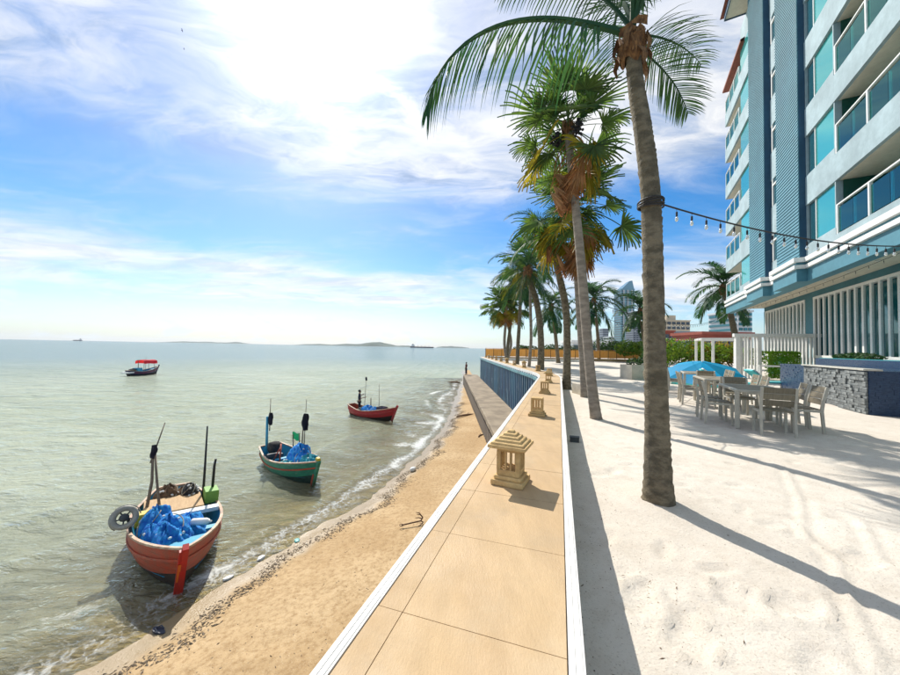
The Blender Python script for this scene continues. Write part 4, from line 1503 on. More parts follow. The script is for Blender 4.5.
            MB().box(10.42, XE, .015, .085, f + 1.1505, f + 1.20).box(XE - .075, XE - .005, -1.6, .013, f + 1.1505, f + 1.20).build('handrail', M_WHITE, R)
    # ---- two siding columns
    for (a, b) in ((.03, 2.64), (4.40, 7.16)):
        c = MB().box(a, b, -.02, .29, 5.62, TOP).build('column', M_DBLUE, R)  # shade of the column sides is put into this deeper blue
        sd = MB()
        z = 5.625
        while z < TOP - .1:
            vs = [(a + .004, .292, z), (b - .004, .292, z), (b - .004, .334, z), (a + .004, .334, z), (a + .004, .292, z + .148), (b - .004, .292, z + .148), (b - .004, .304, z + .148), (a + .004, .304, z + .148)]
            sd.add(vs, [(0, 1, 2, 3), (7, 6, 5, 4), (3, 2, 6, 7), (0, 4, 5, 1), (1, 5, 6, 2), (0, 3, 7, 4)])
            z += .150
        o = sd.build('siding', M_SIDING, c)
        o['kind'] = 'stuff'
    # ---- roofs
    MB().box(XN, 9.0, -13.5, 1.10, TOP + .02, TOP + .20).build('eave_soffit', M_SOFF, R)
    MB().box(XN, 9.04, 1.102, 1.16, TOP - .05, TOP + .34).box(9.002, 9.06, -13.5, 1.10, TOP - .05, TOP + .34).build('eave_fascia', M_DBLUE, R)
    rf = MB()
    rf.add([(XN, 1.35, TOP + .34), (9.25, 1.35, TOP + .34), (9.25, -13.5, TOP + .34), (XN, -13.5, TOP + .34), (XN, -6, TOP + 4), (3, -6, TOP + 4)],
           [(0, 1, 5, 4), (1, 2, 5), (2, 3, 4, 5), (3, 2, 1, 0)])
    rf.build('roof', M_RED, R)
    rf = MB()
    Z = 23.1
    rf.add([(9.3, .22, Z), (XE + .25, .22, Z), (XE + .25, -13, Z), (9.3, -13, Z), (9.3, -5, Z + 2.4), (11.5, -5, Z + 2.4), (9.3, .22, Z - .16), (XE + .25, .22, Z - .16), (XE + .25, -13, Z - .16), (9.3, -13, Z - .16)],
           [(0, 1, 5, 4), (1, 2, 5), (2, 3, 4, 5), (6, 7, 1, 0), (7, 8, 2, 1), (9, 8, 7, 6)])
    rf.build('wing_roof', M_RED, R)
    return R
make_hotel()

# ------------------------------------------------------------------ pool blocks in front
M_NAVY = mat('navy_mosaic', (0.012, 0.035, 0.085), .25, col2=(0.025, 0.06, 0.13), vscale=14, bump=.4, bscale=55, stretch=(1, 1, 3))
M_SPLIT = mat('grey_split_stone', (0.13, 0.145, 0.15), .9, col2=(0.23, 0.245, 0.24), vscale=6, bump=.6, bscale=30, perobj=.25)
M_COPE = mat('pale_coping', (0.46, 0.45, 0.40), .7, var=.12)
def make_pool_block():
    r = thing('pool_block', 'raised pool block with grey split stone front and dark blue mosaic end', 'planter wall', sq(12.2, -5.0), H_RZ)
    MB().box(0, 5.6, -1.9, -.06, -.1, 1.08).build('core', M_NAVY, r)
    MB().bbox(-.03, 3.50, -.30, .03, 1.082, 1.125, .008).build('coping', M_COPE, r)
    # split stone strips, random lengths and depths
    rnd = random.Random(11)
    meshes = [MB().bbox(0, l, -.058, d, 0, .070, .006).mesh('stone', M_SPLIT) for l in (.12, .18, .25, .32) for d in (-.03, -.012, .008)]
    lens = [.12] * 3 + [.18] * 3 + [.25] * 3 + [.32] * 3
    z = -.05
    while z < 1.0:
        x = 0.0
        while x < 3.45:
            i = rnd.randrange(12)
            if x + lens[i] > 3.48:
                i = 0 if 3.48 - x > .05 else None
                if i is None: break
                inst('stone', meshes[0], r, (x, 0, z), (0, 0, 0), ((3.48 - x - .004) / .12, 1, 1))
                break
            inst('stone', meshes[i], r, (x, 0, z), (0, 0, 0), ((lens[i] - .004) / lens[i], 1, 1))
            x += lens[i]
        z += .0735
    # mosaic courses on the end and on the far stretch
    mm = MB()
    z = -.04
    while z < 1.04:
        y = -1.9
        while y < -.1:
            l = rnd.uniform(.15, .4)
            mm.box(-.022 + rnd.uniform(-.008, .004), -.001, y + .003, min(y + l, -.06) - .003, z, z + .052)
            y += l
        x = 3.5
        while x < 5.58:
            l = rnd.uniform(.15, .4)
            mm.box(x + .003, min(x + l, 5.6) - .003, -.058, -.045 + rnd.uniform(-.004, .010), z, z + .052)
            x += l
        z += .056
    o = mm.build('mosaic', M_NAVY, r)
    o['kind'] = 'stuff'
    b = thing('pool_wall', 'dark blue mosaic pool wall standing behind the grey stone block', 'planter wall', sq(12.2, -7.05), H_RZ)
    MB().bbox(-2, 8.6, -1.6, 0, -.1, 1.30, .01).build('wall', M_NAVY, b)
    MB().box(-1.9, 8.5, -1.5, -.1, 1.302, 1.325).build('water', mat('pool_water', (0.05, 0.32, 0.36), .08, spec=.6), b)
    h = thing('low_hedge', 'low clipped hedge on the pool wall under the restaurant windows', 'hedge', sq(19.4, -7.7, 1.30), H_RZ)
    foliage(MB(), [(-1.0, 0, .08, .5, .3, .14), (-.4, 0, .1, .5, .3, .15), (.2, 0, .1, .5, .3, .15), (.8, 0, .08, .45, .3, .13)], 1400, .06, 3).build('foliage', M_BUSH_D, h)
    MB().box(-1.4, 1.2, -.12, .12, -.02, .06).build('stem', M_STEM, h)
make_pool_block()

def make_pergolas():
    # slatted screen across the restaurant terrace
    a, b = Vector((16.75, 19.85, 0)), Vector((20.6, 18.5, 0))
    d = b - a
    L = d.length
    r = thing('slatted_screen', 'white slatted screen with top beam at right angles to the restaurant', 'screen', a, math.atan2(d.y, d.x))
    for x, w in ((0, .22), (1.05, .16), (L - .1, .2)):
        MB().bbox(x, x + w, -.12, .12, -.1, 2.40, .01).build('post', M_WHITE, r)
    MB().bbox(-.08, L + .2, -.14, .14, 2.402, 2.60, .012).build('top_beam', M_WHITE, r)
    ms = MB().box(-.035, .035, -.05, .05, .02, 2.398).mesh('slat', M_WHITE)
    msh = MB().box(-.035, .035, -.05, .05, 1.45, 2.398).mesh('slat', M_WHITE)
    x = .32
    while x < L - .15:
        if not (1.0 < x < 1.26):
            inst('slat', msh if 1.26 < x < 2.35 else ms, r, (x, 0, 0))
        x += .155
    MB().box(.22, 1.05, -.055, .055, -.1, .018).build('bottom_rail', M_WHITE, r)
    # return frame running back along the terrace edge
    p = thing('pergola', 'open white pergola frame behind the slatted screen', 'pergola', Vector((16.6, 22.2, 0)), H_RZ)
    for (x, y) in ((0, 0), (0, -.55), (2.6, 0), (2.6, -2.2), (0, -2.2)):
        MB().bbox(x - .07, x + .07, y - .07, y + .07, -.1, 2.28, .008).build('post', M_WHITE, p)
    for y in (0, -2.2): MB().bbox(-.15, 2.75, y - .08, y + .08, 2.282, 2.42, .008).build('beam', M_WHITE, p)
    for x in (0, 2.6): MB().bbox(x - .07, x + .07, -2.118, -.082, 2.283, 2.419, .008).build('beam', M_WHITE, p)
    # clipped hedge seen through the opening of the screen
    h = thing('clipped_hedge', 'bright green clipped hedge behind the slatted screen opening', 'hedge', a + d * .47 - Vector((d.y, -d.x, 0)).normalized() * .0 + Vector((-.15, -.45, 0)), math.atan2(d.y, d.x))
    rnd = random.Random(6)
    m = MB()
    for k in range(7000):
        f = rnd.random()
        p0 = Vector((rnd.uniform(-.7, .7), rnd.uniform(-.25, .25), rnd.uniform(.1, 1.55)))
        if f < .5: p0.y = -.25 + rnd.gauss(0, .02)
        elif f < .65: p0.z = 1.55 + rnd.gauss(0, .025)
        an = Vector((rnd.gauss(0, 1), rnd.gauss(0, 1), rnd.gauss(0, 1))).normalized()
        bn = an.cross(Vector((rnd.gauss(0, 1), rnd.gauss(0, 1), rnd.gauss(0, 1)))).normalized()
        s = rnd.uniform(.03, .06)
        m.add([p0 - an * s, p0 + bn * s * .5, p0 + an * s, p0 - bn * s * .5], [(0, 1, 2, 3)])
    m.build('foliage', M_HEDGE, h)
    MB().tube([(0, 0, -.1), (0, 0, .8)], .03, 6).build('stem', M_STEM, h)
    # white guard rail in front
    g = thing('guard_rail', 'low white guard rail before the slatted screen', 'rail', Vector((15.6, 17.0, 0)), math.atan2(d.y, d.x))
    for x in (0, 1.1, 2.2): MB().bbox(x - .04, x + .04, -.04, .04, -.05, .80, .006).build('post', M_WHITE, g)
    MB().bbox(-.06, 2.26, -.05, .05, .802, .88, .008).build('rail', M_WHITE, g)
make_pergolas()
# ================================================================== TABLES, CHAIRS, PARASOL, LIGHT STRINGS
M_ALU = mat('cream_metal', (0.50, 0.46, 0.375), .45, var=.08, vscale=4)
M_SLAT = mat('grey_brown_slat', (0.18, 0.15, 0.098), .6, col2=(0.24, 0.20, 0.135), vscale=4, bump=.2, stretch=(8, 1, 1), perobj=.14)
def chair_proto():
    r = thing('dining_chair', 'x', 'chair', (0, 0, 0), 0, 'slatted chairs at the dining tables')
    # sits facing +Y; seat .45 high
    for sx in (-1, 1):
        x = sx * .225
        m = MB()
        m.bar((x, .20, 0), (x, .20, .435), .036, .036, (0, 1, 0))
        m.build('front_leg', M_ALU, r)
        m = MB()
        P = [(x, -.235, 0), (x, -.205, .42), (x, -.225, .60), (x, -.285, .86)]
        for a, b in zip(P, P[1:]): m.bar(a, b, .036, .042, (0, 1, 0))
        m.build('rear_leg', M_ALU, r)
        MB().bar((x, .216, .415), (x, -.19, .415), .030, .040).build('side_rail', M_ALU, r)
    m = MB().bar((-.206, .20, .415), (.206, .20, .415), .03, .035)
    m.build('front_rail', M_ALU, r)
    me = MB().bbox(-.207, .207, -.038, .038, 0, .018, .004).mesh('seat_slat', M_SLAT)
    for k in range(5): inst('seat_slat', me, r, (0, .18 - .086 * k, .437))
    mb = MB().bbox(-.206, .206, -.010, .010, -.052, .052, .004).mesh('back_slat', M_SLAT)
    for k in range(3):
        z = .585 + .112 * k
        y = -.220 - .06 * (z - .60) / .26
        inst('back_slat', mb, r, (0, y, z), (rad(13), 0, 0))
    return r
def table_proto(Lx=.88, Ly=1.5):
    r = thing('dining_table', 'x', 'table', (0, 0, 0), 0, 'slatted dining tables')
    for sx in (-1, 1):
        for sy in (-1, 1):
            x, y = sx * (Lx / 2 - .035), sy * (Ly / 2 - .035)
            MB().bbox(x - .034, x + .034, y - .034, y + .034, 0, .70, .005).build('leg', M_ALU, r)
    for sx in (-1, 1):
        MB().bbox(sx * (Lx / 2 - .03) - .03, sx * (Lx / 2 - .03) + .03, -Ly / 2, Ly / 2, .701, .745, .005).build('edge_rail', M_ALU, r)
    for sy in (-1, 1):
        MB().bbox(-Lx / 2 + .061, Lx / 2 - .061, sy * (Ly / 2 - .03) - .03, sy * (Ly / 2 - .03) + .03, .701, .745, .005).build('edge_rail', M_ALU, r)
    n = 7
    w = (Lx - .124) / n
    me = MB().bbox(.003, w - .003, -Ly / 2 + .062, Ly / 2 - .062, .715, .741, .003).mesh('top_slat', M_SLAT)
    for i in range(n): inst('top_slat', me, r, (-Lx / 2 + .062 + i * w, 0, 0))
    return r
CH, TB = chair_proto(), table_proto()
TAX = H_D                                   # long axis of the tables
TSX = Vector((H_D.y, -H_D.x, 0))            # towards the hotel
T_RZ = math.atan2(TAX.y, TAX.x) - PI / 2    # local +Y along the axis
tab_names = ['beside the grey stone block', 'middle of the three in the row', 'nearest the blue parasol']
t0 = on_z(737, 428.5, 0)                    # seaward near corner leg of the first table
first_c = t0 + TAX * .72 + TSX * .41
used_c = used_t = False
rnd = random.Random(3)
seats = {0: [('end', 0), ('sea', -.25), ('sea', .42), ('hotel', -.30), ('hotel', .38), ('far', 0)],
         1: [('end', 0), ('sea', -.3), ('sea', .38), ('hotel', -.3), ('hotel', .38)],
         2: [('end', 0), ('sea', -.3), ('sea', .38), ('hotel', -.3), ('hotel', .38)]}
side_txt = {'end': 'at the head', 'sea': 'on the sea side', 'hotel': 'on the hotel side', 'far': 'at the fence end'}
for ti in range(3):
    c = first_c + TAX * (2.78 * ti) - TSX * (.10 * ti)
    t = TB if not used_t else copy_tree(TB)
    used_t = True
    t.location = (c.x, c.y, .004)
    t.rotation_euler = (0, 0, T_RZ + rad((0, 2, -2)[ti]))
    t['label'] = 'cream framed dining table with brown slats, ' + tab_names[ti]
    for (side, off) in seats[ti]:
        o = CH if not used_c else copy_tree(CH)
        used_c = True
        if side == 'end': p, a = c - TAX * (.75 + .20 + rnd.uniform(0, .08)) + TSX * .05, T_RZ
        elif side == 'far': p, a = c + TAX * 1.0, T_RZ + PI
        elif side == 'sea': p, a = c - TSX * (.44 + .17 + rnd.uniform(0, .07)) + TAX * off, T_RZ - PI / 2
        else: p, a = c + TSX * (.44 + .17 + rnd.uniform(0, .07)) + TAX * off, T_RZ + PI / 2
        o.location = (p.x, p.y, .004)
        o.rotation_euler = (0, 0, a + rad(rnd.uniform(-7, 7)))
        which = '' if side in ('end', 'far') else (' next its head' if off < 0 else ' away from its head')
        o['label'] = 'slatted chair %s of the %s%s' % (side_txt[side], ('table by grey stones', 'middle table', 'table by blue parasol')[ti], which)

# ---- low tilted blue parasol
def make_parasol():
    M_BLUE = leaf_mat('blue_canvas', (0.006, 0.25, 0.52), (0.012, 0.31, 0.58), .25, .6, .5)
    M_AQUA = leaf_mat('aqua_canvas', (0.12, 0.50, 0.52), (0.16, 0.56, 0.56), .25, .6, .5)
    c = at_y(702, 366, 15.4)
    base = Vector((c.x, c.y, 0))
    r = thing('parasol', 'bright blue parasol with pale scalloped edge standing low behind the chairs', 'parasol', base, 0)
    M = Matrix.Translation((0, 0, .52)) @ Matrix.Rotation(rad(-9), 4, 'Y') @ Matrix.Rotation(rad(14), 4, 'X')
    n, R = 8, 1.55
    for k in range(n):
        rows = []
        for i in range(6):
            f = i / 5
            row = []
            for j in range(6):
                a = 2 * PI * (k + j / 5) / n
                sag = 1 - .09 * math.sin(PI * j / 5) * f
                row.append(M @ Vector((R * f * sag * math.cos(a), R * f * sag * math.sin(a), .54 * (1 - f ** 1.35) - .05 * math.sin(PI * j / 5) * f)))
            rows.append(row)
        g = MB().grid(rows).build('canopy_panel', M_BLUE, r, True)
        v = []
        for j in range(6):
            a = 2 * PI * (k + j / 5) / n
            sag = 1 - .09 * math.sin(PI * j / 5)
            z = -.05 * math.sin(PI * j / 5)
            v.append([M @ Vector((R * sag * math.cos(a), R * sag * math.sin(a), z)), M @ Vector((R * sag * 1.01 * math.cos(a), R * sag * 1.01 * math.sin(a), z - .13 - .05 * math.sin(PI * j / 5)))])
        MB().grid(v).build('valance', M_AQUA, g, True)
        a = 2 * PI * k / n
        MB().tube([M @ Vector((0, 0, .50)), M @ Vector((R * .6 * math.cos(a), R * .6 * math.sin(a), .25)), M @ Vector((R * math.cos(a), R * math.sin(a), -.01))], .012, 5).build('rib', M_WHITE, r)
    MB().tube([M @ Vector((0, 0, -.50)), M @ Vector((0, 0, .60))], .022, 8).build('pole', M_WHITE, r)
    MB().lathe([(.26, 0), (.26, .05), (.08, .08), (.05, .16)], 14).build('base', M_WHITE, r)
make_parasol()

# ---- sun loungers in white and aqua behind the tables
M_CUSH = mat('aqua_cushion', (0.10, 0.50, 0.50), .8, var=.1)
def lounger(label, p, rz):
    r = thing('sun_lounger', label, 'sun lounger', p, rz, 'sun loungers before the pergola')
    for x in (-.28, .28): MB().bar((x, -.9, .26), (x, .9, .26), .05, .06).build('side_rail', M_WHITE, r)
    for x in (-.28, .28):
        for y in (-.7, .7): MB().bar((x, y, 0), (x, y, .23), .05, .05, (0, 1, 0)).build('leg', M_WHITE, r)
    MB().bbox(-.26, .26, -.9, .25, .292, .36, .02).build('seat_cushion', M_CUSH, r)
    M = Matrix.Translation((0, .26, .30)) @ Matrix.Rotation(rad(38), 4, 'X')
    MB().bbox(-.26, .26, 0, .75, 0, .07, .02, M).build('back_cushion', M_CUSH, r)
    M2 = M @ Matrix.Translation((0, 0, .075))
    MB().bbox(-.22, .22, .45, .72, 0, .05, .02, M2).build('pillow', M_WHITE, r)
lounger('white and aqua sun lounger beside the blue parasol', on_z(727, 391, 0), rad(60))
lounger('white and aqua sun lounger in front of the clipped hedge', on_z(772, 390.5, 0), rad(80))

# ---- strings of bulbs
M_CABLE = mat('black_cable', (0.015, 0.015, 0.018), .6)
M_BULB = bpy.data.materials.new('clear_bulb')
M_BULB.use_nodes = True
_b = M_BULB.node_tree.nodes['Principled BSDF']
_b.inputs['Base Color'].default_value = (.9, .88, .8, 1)
_b.inputs['Roughness'].default_value = .08
_b.inputs['Transmission Weight'].default_value = .75
SOCK = MB().tube([(0, 0, 0), (0, 0, -.045)], .004, 5).lathe([(.010, -.045), (.017, -.05), (.017, -.105), (.013, -.11)], 9).mesh('socket', M_CABLE)
BULB = MB().lathe([(.010, -.1105), (.016, -.118), (.027, -.140), (.028, -.155), (.020, -.175), (.006, -.183)], 10).mesh('bulb', M_BULB, True)
def string(label, a, b, sag, spacing, first=.3):
    a, b = Vector(a), Vector(b)
    r = thing('string_light', label, 'string lights', a, 0, 'strings of bulbs over the terrace')
    n = 40
    def P(t): return (b - a) * t + Vector((0, 0, -sag * 4 * t * (1 - t)))
    MB().tube([P(i / n) for i in range(n + 1)], .0085, 5).build('cable', M_CABLE, r)
    L = (b - a).length
    k = int((L - first) / spacing)
    for i in range(k + 1):
        t = (first + i * spacing) / L
        s = inst('socket', SOCK, r, P(t), (0, 0, 0), (.56, .56, .72))
        inst('bulb', BULB, s)
    return r
def trunk_pt(path, z):
    for p, q in zip(path, path[1:]):
        if p.z <= z <= q.z: return p.lerp(q, (z - p.z) / (q.z - p.z))
s1 = at_y(663, 204.5, 3.29)

ls = string('light string from the leaning palm up to the hotel ledge', s1, sq(10.3, -6.50, 4.05), .50, .205, .18)
tc = trunk_pt(P1, s1.z) - s1
for k in range(4):
    MB().tube([tc + Vector((.112 * math.cos(a), .112 * math.sin(a), -.03 + .018 * k + .012 * math.sin(a + k))) for a in np.linspace(0, 2 * PI, 20)], .009, 5).build('cable_wrap', M_CABLE, ls)
string('light string from the tall fan palm to the far corner of the hotel', trunk_pt(P2, 2.55) + Vector((.10, 0, 0)), sq(34.2, -6.5, 4.70), .75, .62)
string('light string from the rusty fan palm to the white pergola', trunk_pt(P3, 2.75) + Vector((.10, 0, 0)), Vector((16.6, 22.2, 2.42)), .35, .62)
string('light string hung along under the hotel soffit', sq(33.5, -7.2, 4.75), sq(12.0, -7.2, 4.75), .22, .80)
# ================================================================== BOATS AND PEOPLE
def hull_fn(L, B, D, draft, bow_rise, stern_rise, stern_w, rake):
    def half(t):
        if t < .45: return B / 2 * (stern_w + (1 - stern_w) * math.sin(PI / 2 * t / .45) ** .9)
        f = (t - .45) / .55
        return B / 2 * max(.022, (1 - f ** 2.3) ** .85)
    def sheer(t): return D + bow_rise * max(0, (t - .35) / .65) ** 2.2 + stern_rise * max(0, (.4 - t) / .4) ** 2
    def keel(t): return -draft * (1 - max(0, (t - .55) / .45) ** 3 * 1.0) + .05 * max(0, (.25 - t) / .25)
    def pt(t, s, inset=0.0, sg=1):
        k, g, h = keel(t) + inset, sheer(t), max(.004, half(t) - inset)
        z = k + (g - k) * s ** 1.35
        y = h * (1 - (1 - s) ** 2.1) ** .72 if s > 0 else 0
        x = -L / 2 + L * t + rake * max(0, (t - .6) / .4) ** 2 * (z - k) / (g - k + 1e-6) - .12 * max(0, (.15 - t) / .15) * (z / D)
        return Vector((x, sg * y, z))
    return pt, sheer, half
def make_boat(label, loc, rz, L, B, D, draft, mats, bow_rise=.35, stern_rise=.12, stern_w=.62, rake=.35, post=.45, group='fishing boats by the shore', name='fishing_boat', roll=0):
    """mats: hull, bottom, gunwale, inside, post"""
    r = thing(name, label, 'boat', loc, rz, group)
    r.rotation_euler = (roll, rad(-1.0), rz)
    pt, sheer, half = hull_fn(L, B, D, draft, bow_rise, stern_rise, stern_w, rake)
    NT_, NS = 30, 10
    T = [i / NT_ for i in range(NT_ + 1)]
    def shell(s0, s1, inset, n):
        m = MB()
        for sg in (-1, 1):
            rows = [[pt(t, s0 + (s1 - s0) * j / n, inset, sg) for j in range(n + 1)] for t in T]
            if sg > 0: rows = [row[::-1] for row in rows]
            m.grid(rows)
        return m
    h = shell(.52, 1, 0, 7)
    # transom
    st = [pt(0, .52 + .48 * j / 7, 0, -1) for j in range(8)] + [pt(0, 1 - .48 * j / 7, 0, 1) for j in range(8)]
    h.add(st, [tuple(range(16))])
    ho = h.build('hull', mats[0], r, True)
    b = shell(0, .52, 0, 6)
    st = [pt(0, .52 * j / 6, 0, -1) for j in range(7)] + [pt(0, .52 - .52 * j / 6, 0, 1) for j in range(7)]
    b.add(st, [tuple(range(14))])
    b.build('bottom', mats[1], r, True)
    i_ = shell(.50, .995, .045, 6)
    st = [pt(0, .50 + .495 * j / 6, .045, -1) + Vector((.03, 0, 0)) for j in range(7)] + [pt(0, .995 - .495 * j / 6, .045, 1) + Vector((.03, 0, 0)) for j in range(7)]
    i_.add(st, [tuple(range(14))])
    i_.build('inner_planking', mats[3], r, True)
    for sg in (-1, 1):     # gunwale and rubbing strake
        m = MB()
        P = [pt(t, 1, .012, sg) + Vector((0, 0, .018)) for t in T]
        for a, c in zip(P, P[1:]): m.bar(a, c, .062, .04)
        m.build('gunwale', mats[2], r)
        m = MB()
        P = [pt(t, .80, -.012, sg) for t in T]
        for a, c in zip(P, P[1:]): m.bar(a, c, .028, .05)
        m.build('strake', mats[5] if len(mats) > 5 else mats[2], ho)
    m = MB()
    P = [pt(0, 1, .012, -1) + Vector((0, 0, .018)), pt(0, 1, .012, 1) + Vector((0, 0, .018))]
    m.bar(P[0], P[1], .085, .05)
    m.build('stern_rail', mats[2], r)
    rows = [[Vector((pt(t, .42, .04, 0).x, 0, 0)) + Vector((0, y * half(t) * .86, D * .34)) for y in (-1, -.33, .33, 1)] for t in [i / 16 * .93 for i in range(17)]]
    MB().grid(rows).build('floor', mats[3], r)
    for t in (.30, .62):
        a, c = pt(t, .80, .04, -1), pt(t, .80, .04, 1)
        m = MB()
        m.bar(a, c, .20, .035)
        m.build('thwart', mats[3], r)
    rows = []      # foredeck
    for i in range(9):
        t = .80 + .19 * i / 8
        p = pt(t, .93, .04, 0)
        rows.append([Vector((p.x, y * half(t) * .93, p.z)) for y in (-1, 0, 1)])
    MB().grid(rows).build('foredeck', mats[3], r)
    kp, tp = pt(1, .05, 0, 1), pt(1, 1, 0, 1)
    d = (tp - kp)
    top = tp + d.normalized() * post + Vector((.05, 0, 0))
    m = MB()
    pts = [pt(1, .05, 0, 0) + Vector((.02, 0, -.06)), pt(1, .5, 0, 0) + Vector((.025, 0, 0)), pt(1, 1, 0, 0) + Vector((.03, 0, 0)), Vector((top.x, 0, top.z))]
    for a, c in zip(pts, pts[1:]): m.bar(a, c, .10, .13, (1, 0, 0))
    m.build('stem_post', mats[4], r)
    return r, pt, sheer, half

def net_heap(name, label, loc, rz, lobes, m, seed, cat='net', group='heaped fishing nets in the boats'):
    r = thing(name, label, cat, loc, rz, group)
    rnd = random.Random(seed)
    mb = MB()
    for (cx, cy, cz, rx, ry, rz_) in lobes:
        n, k = 40, 18
        rows = []
        ph = [rnd.uniform(0, 6.28) for _ in range(6)]
        for i in range(k):
            a = PI / 2 * (1 - i / (k - 1)) if True else 0
            row = []
            for j in range(n):
                th = 2 * PI * j / n
                w = 1 + .09 * math.sin(3 * th + ph[0] + 3 * a) + .06 * math.sin(7 * th + ph[1] + 6 * a) + .035 * math.sin(15 * th + ph[2] - 9 * a) + .03 * math.sin(11 * a + ph[3] + 5 * th) + .022 * rnd.uniform(-1, 1)
                row.append(Vector((cx + rx * w * math.cos(a) * math.cos(th), cy + ry * w * math.cos(a) * math.sin(th), cz + rz_ * w * math.sin(a))))
            row.append(row[0].copy())
            rows.append(row)
        mb.grid(rows[::-1])
    mb.build('heap', m, r, True)
    fl = MB()
    for k in range(16):
        l = rnd.choice(lobes)
        a, e = rnd.uniform(0, 6.28), rnd.uniform(.2, 1.3)
        c = Vector((l[0] + l[3] * 1.05 * math.cos(e) * math.cos(a), l[1] + l[4] * 1.05 * math.cos(e) * math.sin(a), l[2] + l[5] * 1.05 * math.sin(e)))
        f = MB().lathe([(.012, -.035), (.026, -.015), (.026, .015), (.012, .035)], 7).move(c, Matrix.Rotation(rnd.uniform(0, 3), 3, 'X'))
        fl.add(f.v, f.f)
    rp = MB()
    for q in range(2):
        l = lobes[q % len(lobes)]
        P = []
        for i in range(26):
            f = i / 25
            e = .25 + 1.1 * abs(math.sin(3.2 * f + q))
            th = 2.2 * q + 4.5 * f
            P.append((l[0] + l[3] * 1.08 * math.cos(e) * math.cos(th), l[1] + l[4] * 1.08 * math.cos(e) * math.sin(th), l[2] + l[5] * 1.1 * math.sin(e)))
        rp.tube(P, .011, 5)
    rp.build('rope', P_ROPE, r, True)['kind'] = 'stuff'
    o = fl.build('net_floats', MATS['white_paint'], r, True)
    o['kind'] = 'stuff'
    return r
def net_mat(name, c1, c2):
    m = mat(name, c1, .85, col2=c2, vscale=9, bump=1.0, bscale=60)
    return m
P_ROPE = mat('rope', (0.42, 0.36, 0.26), .9, var=.3, vscale=20)
M_NET = net_mat('blue_net', (0.010, 0.14, 0.58), (0.03, 0.36, 0.78))
M_NETG = net_mat('teal_net', (0.01, 0.22, 0.30), (0.03, 0.34, 0.40))
M_NETB = net_mat('brown_net', (0.10, 0.05, 0.025), (0.20, 0.12, 0.06))
M_NETD = net_mat('dark_net', (0.02, 0.02, 0.022), (0.05, 0.045, 0.04))
P_OR = mat('orange_red_paint', (0.45, 0.050, 0.014), .5, col2=(0.33, 0.065, 0.028), vscale=2.5, bump=.25, stretch=(1, 4, 4))
P_RED = mat('bright_red_paint', (0.52, 0.022, 0.015), .45, col2=(0.42, 0.03, 0.02), vscale=3)
P_CRIM = mat('crimson_paint', (0.42, 0.012, 0.020), .45, col2=(0.33, 0.015, 0.02), vscale=2, bump=.15, stretch=(1, 4, 4))
P_GREEN = mat('green_paint', (0.030, 0.26, 0.15), .5, col2=(0.02, 0.19, 0.12), vscale=2.5, bump=.2, stretch=(1, 4, 4))
P_BLUE = mat('sky_blue_paint', (0.03, 0.28, 0.46), .55, col2=(0.05, 0.34, 0.50), vscale=2.5, bump=.15)
P_CREAM = mat('cream_paint', (0.58, 0.46, 0.32), .6, col2=(0.42, 0.24, 0.15), vscale=6, bump=.2)
P_DARK = mat('fouled_bottom', (0.035, 0.022, 0.014), .8, var=.3, vscale=4, bump=.5)
P_DKG = mat('fouled_green_bottom', (0.02, 0.06, 0.045), .8, var=.3, vscale=4, bump=.5)
P_NAVY = mat('navy_paint', (0.018, 0.022, 0.075), .5, var=.2)
P_YEL = mat('yellow_plastic', (0.55, 0.42, 0.03), .5, var=.1)
def weather(m, under, amt=.55):
    w = NT(m.node_tree)
    b = m.node_tree.nodes['Principled BSDF']
    src = b.inputs['Base Color'].links[0].from_socket
    tc = w.n('ShaderNodeTexCoord')
    mp = w.n('ShaderNodeMapping')
    w.set(mp.inputs[0], tc.outputs['Object'])
    mp.inputs['Scale'].default_value = (1.0, 1.0, 5.0)
    chip = w.maprange(w.noise(mp.outputs[0], 4.0, 8, .72), .57, .66, 0, amt)
    c = w.mix(chip, src, under)
    sep = w.n('ShaderNodeSeparateXYZ')
    w.set(sep.inputs[0], tc.outputs['Object'])
    seam = w.math('FRACT', w.math('MULTIPLY', sep.outputs[2], 7.5))
    c = w.mix(w.maprange(seam, .10, .0, 0, .6), c, (0.03, 0.02, 0.015))
    grime = w.math('MULTIPLY', w.maprange(sep.outputs[2], .28, .0), w.maprange(w.noise(tc.outputs['Object'], 6, 5, .6), .35, .6))
    w.set(b.inputs['Base Color'], w.mix(w.math('MULTIPLY', grime, .7), c, (0.07, 0.05, 0.03)))
for _m, _u in ((P_OR, (0.24, 0.17, 0.12)), (P_CRIM, (0.26, 0.14, 0.10)), (P_GREEN, (0.25, 0.30, 0.24)), (P_NAVY, (0.10, 0.10, 0.12)), (P_CREAM, (0.22, 0.13, 0.08))): weather(_m, _u)
P_POLE = mat('weathered_pole', (0.15, 0.115, 0.085), .85, col2=(0.23, 0.18, 0.13), vscale=5, bump=.4, stretch=(4, 4, .7))
P_PLY = mat('plywood', (0.52, 0.35, 0.18), .8, col2=(0.44, 0.28, 0.14), vscale=3, stretch=(1, 6, 1))
P_FLAG = leaf_mat('black_cloth', (0.010, 0.012, 0.02), (0.02, 0.02, 0.035), .1, .9)
P_STEEL = mat('galvanised_steel', (0.34, 0.33, 0.29), .5, metal=.3, var=.2, vscale=8)
P_RUBBER = MATS['dark_plastic']

